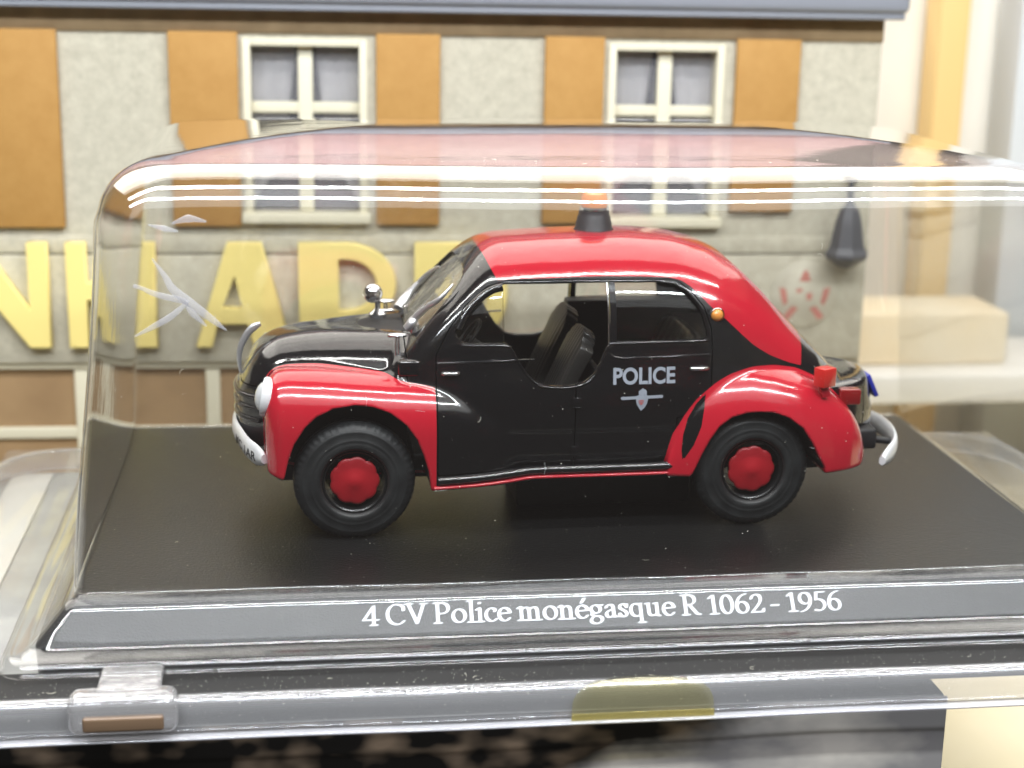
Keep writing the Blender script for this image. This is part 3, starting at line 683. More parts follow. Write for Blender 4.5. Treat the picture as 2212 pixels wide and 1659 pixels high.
def ringmesh(name, rings, m, parent, cap=True, thick=None, off=(0, 0, 0), wob=0):
    V = []; F = []; n = len(rings[0]); rg = random.Random(5)
    for R in rings: V += R
    for i in range(len(rings)-1):
        for k in range(n): F.append((i*n+k, i*n+(k+1) % n, (i+1)*n+(k+1) % n, (i+1)*n+k))
    if cap: F.append(tuple((len(rings)-1)*n+k for k in range(n)))
    if wob:
        V = [(x+wob*math.sin(1.3*z+.9*y), y+wob*math.sin(.8*x+1.1*z)+wob*.5*math.sin(2.3*x), z+wob*.6*math.sin(.7*x+.3)*math.sin(.6*y)) for x, y, z in V]
    V = [(x-off[0], y-off[1], z-off[2]) for x, y, z in V]
    o = obj(name, V, F, m, parent, True, 70)
    if thick:
        md = o.modifiers.new('t', 'SOLIDIFY'); md.thickness = thick; md.offset = 0
    return o
OFF = (1.3, .4, -1.12)
rings = []
def ins(z):   # inset of the dome walls at height z : left, right, front, back
    t = z/4.5; return .38*t, .45*t, .17*t, .16*t
for z in [0.0, .06]+[.5, 1.0, 1.5, 2.0, 2.5, 3.0, 3.5, 3.95]:
    l, r_, f_, b = ins(z); e = .03
    rings.append(rrect(BX0-e+l, BX1+e-r_, BY0-e+f_, BY1+e-b, (.2+.06*z), z))
for th in range(10, 91, 8):
    a = math.radians(th); z = 3.95+.58*math.sin(a); q = .60*(1-math.cos(a)); l, r_, f_, b = ins(3.95)
    rings.append(rrect(BX0+l+q, BX1-r_-q, BY0+f_+q, BY1-b-q, .43+.1*math.sin(a), z))
for k in range(1, 15):
    q = .63+2.36*k/14.; u = k/14.; l, r_, f_, b = ins(3.95)
    rings.append(rrect(BX0+l+q, BX1-r_-q, BY0+f_+q, BY1-b-q, max(.03, .5*(1-u)), 4.53+.19*(1-(1-u)**2)))
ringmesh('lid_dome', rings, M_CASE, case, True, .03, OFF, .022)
# skirt over the bevel of the plinth, small ledge, flange and down-turned lip
e = .03
sk = [rrect(BX0-e-d, BX1+e+d, BY0-e-d, BY1+e+d, r, z) for d, z, r in ((0, 0, .12), (.14, -.14, .14), (.30, -.31, .16), (.42, -.43, .2), (.47, -.465, .22), (.60, -.475, .26), (.68, -.49, .3), (.72, -.54, .32), (.74, -.62, .34))]
ringmesh('lid_skirt', sk, M_SKIRT, case, False, .028, OFF, .003)
FX0, FX1, FY0, FY1 = -6.62, 9.2, -4.10, 4.85
n0 = len(sk[0]); fl = []
inner_ring = rrect(BX0-e-.74, BX1+e+.74, BY0-e-.74, BY1+e+.74, .34, -.635)
outer = [rrect(FX0+i, FX1-i, FY0+i, FY1-i, .95-i*.5, z) for i, z in ((.14, -.655), (.08, -.648), (.03, -.67), (0.0, -.72), (-.02, -.82), (-.03, -.91), (-.04, -.99))]
M_WING = clear('clear_wing', (.95, .95, .95), .08, .05, (.8, .8, .8), bump=.08, bscale=1.5, boost=.45)
for wx0, wx1 in ((FX0+.1, BX0-.80), (BX1+.80, FX1-.1)):
    box('lid_wing', (wx0-OFF[0], -3.3-OFF[1], -.665-OFF[2]), (wx1-OFF[0], FY1-.1-OFF[1], -.635-OFF[2]), M_WING, case, .01)
box('lid_wing', (BX0-.79-OFF[0], BY1+.82-OFF[1], -.665-OFF[2]), (BX1+.79-OFF[0], FY1-.1-OFF[1], -.635-OFF[2]), M_WING, case, .01)
ringmesh('lid_flange', outer, M_FLANGE, case, False, .03, OFF, .012)
foot = [rrect(FX0-i, FX1+i, FY0-i, FY1+i, .95, z) for i, z in ((.05, -1.0), (.10, -1.015), (.16, -1.02))]
ringmesh('lid_foot_rim', foot, clear('clear_rim', (.9, .9, .93), .05, .3, (.76, .76, .79)), case, False, .02, OFF, .012)
# snap tab at the front left
def tabshape(name, x0, x1, y0, y1, z0, z1, m, bev):
    bm = bmesh.new(); box_bm(bm, (x0-OFF[0], y0-OFF[1], z0-OFF[2]), (x1-OFF[0], y1-OFF[1], z1-OFF[2]), bev, 5); o = bm_obj(name, bm, m, case, True, 80); return o
M_TAB = clear('clear_tab', (.95, .95, .95), .05, .20, (.80, .78, .78), bump=.25, bscale=5, boost=2.2)
tabshape('snap_tab', -4.42, -3.32, -4.30, -3.95, -.94, -.50, M_TAB, .12)
tabshape('snap_tab_neck', -4.15, -3.50, -4.12, -3.5, -.64, -.49, M_TAB, .06)
o = tabshape('snap_tab_window', -4.26, -3.46, -4.325, -4.24, -.87, -.71, mat('tan_gap', (.20, .13, .08), .3), .03)
# the crack in the dome front, whitish stress lines
def front_y(z): return BY0-.03+ins(z)[2]-.02
M_CRACK = clear('crack_white', (.93, .93, .94), .25, .18, (.85, .85, .9))
def crack(pts, w):
    P = catmull([Vector((x-OFF[0], front_y(z)-.012-OFF[1], z-OFF[2])) for x, z in pts], 6)
    tube('crack_line', P, w, M_CRACK, case, 6, flat=(1, .35), ref=Vector((0, 1, 0)))
CRK = [
 ([(-3.55, 3.64), (-3.43, 3.46), (-3.35, 3.32), (-3.21, 3.2), (-3.01, 3.04), (-2.91, 2.96), (-2.81, 2.88)], [.008, .03, .045, .05, .04, .03, .006]),
 ([(-3.75, 3.36), (-3.66, 3.33), (-3.53, 3.27), (-3.3, 3.21), (-3.19, 3.18)], [.02, .02, .03, .035, .02]),
 ([(-3.21, 3.18), (-3.31, 3.09), (-3.4, 3.02), (-3.56, 2.93), (-3.75, 2.83)], [.02, .03, .035, .03, .01]),
 ([(-3.58, 3.99), (-3.42, 3.95), (-3.28, 3.92)], [.005, .03, .01]),
 ([(-3.34, 4.0), (-3.17, 4.05), (-2.99, 4.02)], [.01, .04, .01]),
 ([(-3.22, 3.15), (-3.15, 3.06), (-3.02, 2.93)], [.02, .035, .01])]
for pts, w in CRK: crack(pts, w)
# ---------------------------------------------------------------- black plinth
pl = empty('plinth', (1.3, .4, -1.1)); tag(pl, 'grained black base under the car with a white caption along its front edge', 'plinth')
PO = (1.3, .4, -1.1)
rr = [rrect(BX0-d, BX1+d, BY0-d, BY1+d, .05+abs(d)*.3, z) for d, z in ((.40, -1.03), (.42, -.46), (.415, -.44), (.40, -.425), (.02, -.02), (0.0, -.003), (-.03, 0.0))]
ringmesh('plinth_block', rr, M_PLINTH, pl, True, None, PO)
M_GROOVE = mat('groove_shade_black', (.010, .0095, .009), .75)
def obox(name, lo, hi, m, par, off, bev=.02): return box(name, [lo[i]-off[i] for i in range(3)], [hi[i]-off[i] for i in range(3)], m, par, bev)
obox('groove_shade_strip', (-6.45, -4.0, -.80), (8.9, -3.25, -.675), M_GROOVE, pl, PO)  # shade of the open groove before the plinth, put in as a black strip
# caption
# ---- a bold old-style serif drawn with a broad nib (skeleton strokes, elliptical pen), then cut out of a fine grid
def qb(*P, n=10):
    out = []
    for t in np.linspace(0, 1, n):
        Q = [np.array(p, float) for p in P]
        while len(Q) > 1: Q = [Q[i]*(1-t)+Q[i+1]*t for i in range(len(Q)-1)]
        out.append(tuple(Q[0]))
    return out
def arc_(cx, cy, rx, ry, a0, a1, n=22): return [(cx+rx*math.cos(math.radians(a)), cy+ry*math.sin(math.radians(a))) for a in np.linspace(a0, a1, n)]
def ser(x, y, l=.11): return [(x-l, y), (x+l, y)]
XH = .44; CH = .66; AS = .72
def stem(x, y0, y1, top='both', bot='both'):
    s = [[(x, y0), (x, y1)]]
    if bot: s.append([(x-.10, y0-.0), (x+.10, y0-.0)])
    if top == 'both': s.append([(x-.10, y1), (x+.10, y1)])
    if top == 'flag': s.append([(x-.10, y1-.03), (x-.02, y1+.02)])
    return s
GL = {
'4': (.52, [[(.36, 0), (.36, .62)], [(.36, .62), (.06, .19)], [(.04, .17), (.50, .17)], ser(.36, 0, .09)]),
'C': (.66, [arc_(.37, .33, .29, .33, 48, 318, 40), [(.58, .56), (.58, .46)]]),
'V': (.66, [[(.08, .66), (.34, .02)], [(.34, .02), (.56, .66)], ser(.09, .66, .1), ser(.56, .66, .09)]),
'P': (.56, stem(.14, 0, .66, 'both')+[[(.14, .66), (.28, .66)]+arc_(.28, .485, .2, .175, 90, -90, 18)+[(.16, .31)]]),
'o': (.50, [arc_(.25, .22, .19, .215, 0, 360, 36)]),
'l': (.27, stem(.14, 0, .72, 'flag')),
'i': (.27, stem(.14, 0, .43, 'flag')+[[(.135, .62), (.145, .62)], [(.135, .635), (.145, .605)]]),
'c': (.42, [arc_(.24, .22, .18, .215, 52, 318, 30), [(.36, .37), (.34, .33)]]),
'e': (.44, [arc_(.23, .22, .18, .215, 12, 322, 34), [(.08, .245), (.39, .265)]]),
'm': (.80, stem(.13, 0, .43, 'flag')+[qb((.13, .34), (.24, .46), (.37, .46), (.38, .30))+[(.38, 0)], ser(.38, 0, .09), qb((.39, .34), (.50, .46), (.63, .46), (.64, .30))+[(.64, 0)], ser(.65, 0, .1)]),
'n': (.55, stem(.13, 0, .43, 'flag')+[qb((.13, .34), (.24, .46), (.39, .46), (.40, .30))+[(.40, 0)], ser(.40, 0, .1)]),
'g': (.48, [arc_(.22, .29, .15, .135, 0, 360, 28), [(.30, .41), (.44, .42)], qb((.12, .18), (.05, .12), (.10, .06), (.22, .06)), qb((.22, .06), (.44, .06), (.44, -.06), (.36, -.14)), qb((.36, -.14), (.22, -.24), (.02, -.18), (.05, -.07)), qb((.05, -.07), (.07, .02), (.16, .05), (.22, .06))]),
'a': (.44, [qb((.08, .33), (.12, .46), (.31, .46), (.31, .32))+[(.31, .08), (.35, .01), (.42, .03)], qb((.31, .27), (.16, .24), (.05, .18), (.08, .07)), qb((.08, .07), (.13, -.03), (.24, -.01), (.31, .09))]),
's': (.37, [qb((.29, .36), (.25, .46), (.08, .46), (.08, .33)), qb((.08, .33), (.09, .24), (.29, .22), (.29, .11)), qb((.29, .11), (.28, -.03), (.10, -.02), (.07, .10)), [(.30, .42), (.30, .32)], [(.06, .12), (.06, .02)]]),
'q': (.52, [arc_(.23, .22, .17, .21, 60, 300, 28), [(.31, .40), (.40, .43)], [(.38, .43), (.38, -.20)], ser(.39, -.20, .1)]),
'u': (.55, [[(.12, .43), (.12, .14)]+qb((.12, .14), (.13, -.02), (.28, -.02), (.39, .10)), [(.04, .42), (.12, .43)], [(.39, .43), (.39, .03), (.46, .0)], [(.31, .42), (.39, .43)]]),
'R': (.64, stem(.14, 0, .66, 'both')+[[(.14, .66), (.28, .66)]+arc_(.28, .50, .18, .16, 90, -90, 18)+[(.16, .34)], [(.27, .34), (.50, .02), (.60, .0)]]),
'1': (.42, [[(.24, 0), (.24, .62)], ser(.24, 0, .12), [(.10, .53), (.22, .62)]]),
'0': (.50, [arc_(.25, .31, .18, .31, 0, 360, 40)]),
'6': (.50, [qb((.40, .64), (.16, .60), (.06, .38), (.07, .20)), arc_(.25, .19, .175, .19, 0, 360, 34)]),
'2': (.48, [qb((.07, .47), (.10, .64), (.38, .68), (.38, .46)), qb((.38, .46), (.38, .30), (.14, .14), (.06, .01)), [(.06, .02), (.42, .02)], [(.42, .02), (.44, .12)]]),
'-': (.32, [[(.06, .22), (.26, .22)], [(.06, .235), (.26, .235)]]),
'9': (.50, [arc_(.25, .43, .175, .19, 0, 360, 34), qb((.43, .42), (.44, .22), (.30, .02), (.09, -.02))]),
'5': (.46, [[(.14, .62), (.40, .63)], [(.15, .62), (.11, .37)], qb((.11, .37), (.30, .42), (.42, .28), (.37, .14)), qb((.37, .14), (.30, -.02), (.14, -.03), (.06, .03))]),
}
NA, NB, NT = .062, .023, math.radians(14)
def glyph_mesh(ch):
    if ch == 'é': w, S = GL['e']; S = S+[[(.22, .52), (.31, .66)], [(.225, .52), (.33, .66)]]
    else: w, S = GL[ch]
    h = .014; xs = np.arange(-.12, w+.12, h); ys = np.arange(-.32, .84, h)
    X, Y = np.meshgrid(xs, ys, indexing='ij')
    c, s = math.cos(NT), math.sin(NT)
    U = (X*c+Y*s)/NA; Vv = (-X*s+Y*c)/NB; D = np.full(X.shape, 9.)
    for st in S:
        for (a, b) in zip(st[:-1], st[1:]):
            au, av = (a[0]*c+a[1]*s)/NA, (-a[0]*s+a[1]*c)/NB; bu, bv = (b[0]*c+b[1]*s)/NA, (-b[0]*s+b[1]*c)/NB
            du, dv = bu-au, bv-av; t = np.clip(((U-au)*du+(Vv-av)*dv)/(du*du+dv*dv+1e-9), 0, 1)
            D = np.minimum(D, np.hypot(U-au-du*t, Vv-av-dv*t)-1)
    nx, ny = X.shape; P = np.stack([X.ravel(), Y.ravel(), 0*X.ravel()], 1)
    i = (np.arange(nx-1)[:, None]*ny+np.arange(ny-1)[None]).ravel()
    T = np.concatenate([np.stack([i, i+ny, i+ny+1], 1), np.stack([i, i+ny+1, i+1], 1)])
    P, T = clip(P, T, D.ravel()*.03); return w, P, T
def caption(text, parent, m, origin, ux, uy, nrm, width, name='caption_letter'):
    tot = 0; G_ = []
    for ch in text:
        if ch == ' ': tot += .19; continue
        w, P, T = glyph_mesh(ch); G_.append((tot, P, T)); tot += w+.0
    sc = width/tot; o0 = Vector(origin)
    for x, P, T in G_:
        V = [o0+ux*((p[0]+x)*sc)+uy*(p[1]*sc*1.0)+nrm*.008 for p in P]
        obj(name, V, T, m, parent, False)
M_CAP = add_noise_colour(mat('caption_white_print', (.7, .72, .75), .5), (.50, .53, .57), (.78, .80, .84), 60, 2, .3, .6, coord='Object')
CAP0 = (-1.43, -3.096, -.335); CAPW = 5.40
sl = Vector((0, -.38, -.405)).normalized(); nrm = Vector((0, -.405, .38)).normalized()*1.0
c0 = Vector(CAP0)-Vector(PO)
caption('4 CV Police monégasque R 1062 - 1956', pl, M_CAP, c0, Vector((1, 0, 0)), -sl, nrm, CAPW)
# ---------------------------------------------------------------- model house behind the case
HO = Vector((0, 8.0, -3.0)); HR = -.026
house = empty('model_house', HO, HR); tag(house, 'grey rendered model garage house with ochre shutters and raised yellow letters', 'model house')
HZ = -3.0
def hbox(name, x0, x1, y0, y1, z0, z1, m, bev=0, par=None): return box(name, (x0, y0, z0-HZ), (x1, y1, z1-HZ), m, par or house, bev)
M_WALL = add_noise_colour(mat('pebbled_render', (.4, .4, .33), .9), (.37, .345, .27), (.58, .55, .44), 5.0, 10, .3, .7, .6, 18, bdist=.02)
M_BAND = add_noise_colour(mat('brown_band', (.3, .2, .1), .8), (.24, .165, .085), (.34, .24, .13), 2.5, 5, .3, .7, .2, 12)
M_GUT = mat('grey_blue_roof', (.22, .235, .27), .5)
M_SHUT = add_noise_colour(mat('ochre_card', (.5, .25, .05), .75), (.37, .19, .045), (.45, .25, .07), 2.5, 10, .3, .72, .25, 14)
M_FRAME = mat('cream_frame', (.68, .64, .49), .55)
M_YEL = mat('yellow_letter', (.86, .71, .25), .5)
M_PANE = clear('house_pane', (.93, .93, .95), .08, .12, (.6, .6, .64))
M_CURT = add_noise_colour(mat('curtain_paper', (.5, .5, .52), .8), (.50, .49, .45), (.64, .63, .58), 1.5, 5)
M_DOORB = add_noise_colour(mat('brown_door_panel', (.33, .2, .1), .6), (.30, .19, .095), (.36, .235, .12), 1.2, 4)
M_DK = mat('dark_inside', (.03, .028, .03), .8)
L, Rr = -12.0, 7.92
WIN = [(-2.98, -.92, 2.34, 5.40), (3.17, 5.17, 2.28, 5.40)]
# upper wall in pieces round the openings
def wallpiece(x0, x1, z0, z1): hbox('wall', x0, x1, 0, .6, z0, z1, M_WALL)
xs = [L]+[v for w in WIN for v in w[:2]]+[Rr]
for a, b in ((L, WIN[0][0]), (WIN[0][1], WIN[1][0]), (WIN[1][1], Rr)): wallpiece(a, b, 2.101, 5.48)
for w in WIN: wallpiece(w[0], w[1], w[3], 5.48); wallpiece(w[0], w[1], 2.101, w[2])
hbox('wall', L, Rr, .002, .6, 1.80, 2.28, M_WALL) if False else None
hbox('fascia_board', L, Rr+.02, -.05, .598, 1.80, 2.10, M_WALL, .02)
hbox('sign_wall', L, Rr-.02, -.10, .596, -.10, 1.775, M_WALL, .02)
wallpiece(-.9, Rr, -3.0, -.10)
hbox('side_wall', Rr-.35, Rr-.001, .6, 7, -3, 5.48, M_WALL)
hbox('cornice_band', L, Rr+.01, -.04, .6, 5.48, 5.86, M_BAND, .01)
hbox('eave_board', L, 8.16, -.42, 7.0, 5.86, 5.98, M_GUT, .03)
bm = bmesh.new(); box_bm(bm, (L, -.50, 5.96-HZ), (8.22, 7.1, 6.5-HZ), .12, 4); bm_obj('gutter', bm, M_GUT, house)
bm = bmesh.new(); box_bm(bm, (L, 0, 0), (8.2, 7.5, .25), .04, 2, Matrix.Translation((0, -.35, 6.42-HZ)) @ Matrix.Rotation(math.radians(36), 4, 'X')); bm_obj('roof', bm, add_noise_colour(mat('pink_roof_sheet', (.4, .2, .18), .6), (.20, .095, .095), (.26, .14, .135), 2, 6), house)
hbox('interior', L+.2, Rr-.5, 2.5, 2.6, -3, 5.4, M_DK)
for a, b, zb in ((-7.20, -5.97, 2.25), (-4.18, -3.05, 2.28), (-.77, .30, 2.31), (2.07, 3.08, 2.34), (5.36, 6.47, 2.56)):
    hbox('shutter', a, b, -.14, -.003, zb, 5.50, M_SHUT, .02)
hbox('shutter', -9.9, -8.8, -.14, -.003, 2.25, 5.5, M_SHUT, .02)
for (a, b, z0, z1) in WIN:
    wf = empty('window', ((a+b)/2, .1, (z0+z1)/2-HZ)); wf.parent = house
    cx, cz = (a+b)/2, (z0+z1)/2
    def wb(name, x0, x1, y0, y1, q0, q1, m, bev=.01): return box(name, (x0-cx, y0-.1, q0-cz), (x1-cx, y1-.1, q1-cz), m, wf, bev)
    wb('surround', a, a+.13, -.06, .5, z0, z1, M_FRAME); wb('surround', b-.13, b, -.06, .5, z0, z1, M_FRAME)
    wb('surround', a+.131, b-.131, -.05, .5, z1-.12, z1, M_FRAME); wb('sill', a-.05, b+.05, -.2, .55, z0, z0+.16, M_FRAME)
    m0 = (a+b)/2
    wb('frame', m0-.12, m0+.12, .12, .3, z0+.16, z1-.121, M_FRAME)
    for k, zz in enumerate((4.14, )):
        wb('frame', a+.131, m0-.121, .13, .29, zz+.03, zz+.21, M_FRAME); wb('frame', m0+.121, b-.131, .13, .29, zz+.03, zz+.21, M_FRAME)
    for (p, q) in ((a+.13, m0-.12), (m0+.12, b-.13)):
        wb('pane', p+.002, q-.002, .2, .215, z0+.162, 4.168, M_PANE, 0); wb('pane', p+.002, q-.002, .2, .215, 4.352, z1-.122, M_PANE, 0)
        # curtain, drawn aside so that a dark wedge stays open
        left = p < m0-.5
        V = []; F = []; nzz = 14; nxx = 16
        for i in range(nzz):
            t = i/(nzz-1); zc = z0+.2+(z1-.3-z0)*t
            gap = (.03+.34*(1-t)) if t > .35 else .18+.75*(.35-t)/.35*.9
            for j in range(nxx):
                s_ = j/(nxx-1)
                x = (p+(q-p-gap)*s_) if left else (q-(q-p-gap)*s_)
                V.append((x-cx, .32+.015*math.sin(s_*14)+.012*math.sin(s_*7+i*.5), zc-cz))
        for i in range(nzz-1):
            for j in range(nxx-1): F.append((i*nxx+j, i*nxx+j+1, (i+1)*nxx+j+1, (i+1)*nxx+j))
        o = obj('curtain', V, F, M_CURT, wf); md = o.modifiers.new('t', 'SOLIDIFY'); md.thickness = .02
    wb('dark_room', a+.1, b-.1, .62, .66, z0, z1, M_DK, 0)
# garage doors: brown panels in cream frames
hbox('door_lintel', L, -.9, -.02, .5, -.22, -.101, M_FRAME, .01)
for u in (-11.5, -8.7, -5.86, -3.62, -1.2):
    hbox('door_frame', u-.12, u+.12, .02, .3, -3.0, -.221, M_FRAME, .015)
for a, b in ((-11.38, -8.82), (-8.58, -5.98), (-5.74, -3.74), (-3.50, -1.32)):
    hbox('door_rail', a+.001, b-.001, .03, .29, -1.48, -1.28, M_FRAME, .015)
    hbox('door_panel', a+.001, b-.001, .10, .2, -1.279, -.222, M_DOORB); hbox('door_panel', a+.001, b-.001, .10, .2, -2.99, -1.481, M_DOORB)
# raised yellow letters
def prism(name, outl, holes, m, y0, y1, bev=.02):
    cu = bpy.data.curves.new('c', 'CURVE'); cu.dimensions = '2D'; cu.fill_mode = 'BOTH'; cu.extrude = (y1-y0)/2-bev; cu.bevel_depth = bev; cu.bevel_resolution = 2; cu.offset = -bev
    for L_ in [outl]+holes:
        sp_ = cu.splines.new('POLY'); sp_.points.add(len(L_)-1)
        for k, q in enumerate(L_): sp_.points[k].co = (q[0], q[1], 0, 1)
        sp_.use_cyclic_u = True
    o = bpy.data.objects.new('c', cu); COL.objects.link(o); dg = bpy.context.evaluated_depsgraph_get(); dg.update()
    me = bpy.data.meshes.new_from_object(o.evaluated_get(dg)); bpy.data.objects.remove(o); bpy.data.curves.remove(cu)
    me.name = name; me.transform(Matrix.Translation((0, (y0+y1)/2, -HZ)) @ Matrix.Rotation(PI/2, 4, 'X')); me.materials.clear(); me.materials.append(m)
    o = bpy.data.objects.new(name, me); COL.objects.link(o); o.parent = house; return o
z0, z1 = .22, 2.02
def el(cx, cz, rx, rz, a0, a1, n=18): return [(cx+rx*math.cos(math.radians(a)), cz+rz*math.sin(math.radians(a))) for a in np.linspace(a0, a1, n)]
LET = [
 ([(-7.75, z0), (-7.75, z1), (-7.35, z1), (-6.60, .88), (-6.60, z1), (-6.27, z1), (-6.27, z0), (-6.62, z0), (-7.42, 1.30), (-7.42, z0)], []),
 ([(-5.97, z0), (-5.97, z1), (-5.64, z1), (-5.64, 1.34), (-5.06, 1.34), (-5.06, z1), (-4.50, z1), (-4.50, z0), (-5.06, z0), (-5.06, 1.04), (-5.64, 1.04), (-5.64, z0)], []),
 ([(-3.86, z0), (-3.30, z1), (-2.72, z1), (-2.24, z0), (-2.88, z0), (-2.98, .62), (-3.48, .62), (-3.58, z0)], [[(-3.40, .90), (-3.06, .90), (-3.18, 1.45)]]),
 ([(-2.10, z0), (-2.10, z1), (-1.30, z1)]+el(-1.30, 1.30, .86, .72, 88, -88)+[(-1.15, .58), (-.55, z0), (-1.10, z0), (-1.44, .56), (-1.44, z0)], [[(-1.42, 1.74), (-1.42, .84)]+el(-1.28, 1.29, .50, .45, -88, 88, 12)]),
 ([(-.12, z0), (-.12, z1), (.62, z1)]+el(.62, 1.12, .86, .90, 88, -88)+[(.62, z0)], [[(.50, 1.80), (.50, .44)]+el(.62, 1.12, .52, .68, -88, 88, 12)]),
]
for o_, h_ in LET: prism('sign_letter', o_, h_, M_YEL, -.32, -.102)
prism('sign_letter', [(-9.6, z0), (-9.0, z1), (-8.5, z1), (-7.95, z0), (-8.5, z0), (-8.62, .6), (-9.12, .6), (-9.25, z0)], [[(-9.05, .9), (-8.72, .9), (-8.85, 1.45)]], M_YEL, -.32, -.102)
# round red and cream sign
V, F = lathe_geo([(0, -.04), (.56, -.04), (.60, -.02), (.60, 0)], 48, 'y', (6.80, -.101, 1.08-HZ))
rs = obj('round_sign', V, F, add_noise_colour(mat('faded_sign', (.6, .56, .46), .7), (.47, .44, .35), (.56, .53, .43), 2.5, 4), house, True, 40)
M_SR = mat('faded_red', (.52, .20, .16), .7)
def mark(pts): 
    V = [(6.80+x, -.1435, 1.08-HZ+z) for x, z in pts]; obj('sign_mark', V, [tuple(range(len(V)))], M_SR, rs, False)
mark([(-.10, .24), (.10, .24), (.05, .40), (0, .46), (-.06, .38)])
for s_ in (-1, 1):
    mark([(s_*.46, .14), (s_*.34, .10), (s_*.30, -.14), (s_*.36, -.20), (s_*.42, -.06)][::s_])
    mark([(s_*.10, -.24), (s_*.22, -.20), (s_*.38, -.40), (s_*.28, -.46), (s_*.18, -.34)][::s_])
mark([(-.16, .10), (-.04, .12), (-.05, .05), (-.14, .03)]); mark([(.03, .02), (.14, .04), (.13, -.10), (.05, -.10)])
# wall lantern
V, F = lathe_geo([(.0, 3.2), (.05, 3.2), (.06, 2.78), (.11, 2.72), (.17, 2.66), (.22, 2.50), (.24, 2.42), (.31, 2.02), (.33, 1.98), (.385, 1.90), (.375, 1.83), (.22, 1.72), (.12, 1.65), (0, 1.63)], 8, 'z', (7.38, -.55, -HZ))
wl = obj('wall_lantern', V, F, mat('lantern_grey', (.07, .072, .08), .5), house, False)
box('lantern_arm', (7.42, -.55, 3.12-HZ), (7.50, .0, 3.20-HZ), mat('lantern_iron', (.06, .06, .065), .5), wl, .01)
# ---------------------------------------------------------------- surroundings: table, wall, boxes, the carton under the case
M_TABLE = add_noise_colour(mat('cream_table_top', (.8, .7, .45), .45), (.78, .68, .44), (.86, .77, .54), .3, 3)
t = box('table_top', (-60, -3, -5.4), (60, 26, -4.6), M_TABLE); tag(t, kind='structure')
M_WW = add_noise_colour(mat('white_wall', (.85, .83, .77), .6), (.82, .79, .72), (.88, .86, .80), .2, 3)
t = box('back_wall', (-60, 17, -8), (60, 17.6, 6.3), M_WW); tag(t, kind='structure')
t = box('orange_post', (12.25, 16.0, -4.59), (12.95, 16.9, 16), mat('orange_post', (.86, .60, .26), .5), None, .03); tag(t, 'tall orange upright post against the white wall right of the model house', 'post')
t = box('grey_panel', (14.0, 15.6, -4.59), (19.5, 16.9, 16), mat('pale_grey_panel', (.62, .66, .70), .5), None, .03); tag(t, 'pale grey upright panel at the far right edge', 'panel')
M_PB = add_noise_colour(mat('peach_carton', (.8, .5, .22), .6), (.90, .74, .50), (.90, .80, .62), .5, 4)
t = box('carton', (9.6, 12.6, -1.5), (13.0, 14.5, -.35), M_PB, None, .1); tag(t, 'small orange carton standing on the white shelf behind the case', 'box')
t = empty('white_shelf', (12, 13, -4.6)); tag(t, 'low white shelf carrying an orange carton behind the case', 'shelf')
box('shelf_board', (-3.2, -1.3, 2.5), (6.5, 2.2, 3.1), mat('white_board', (.86, .84, .80), .5), t, .04)
for sx in (-3.0, 6.0): box('shelf_leg', (sx, -1.0, 0), (sx+.3, 2.0, 2.499), mat('peach_leg', (.84, .66, .42), .5), t, .03)
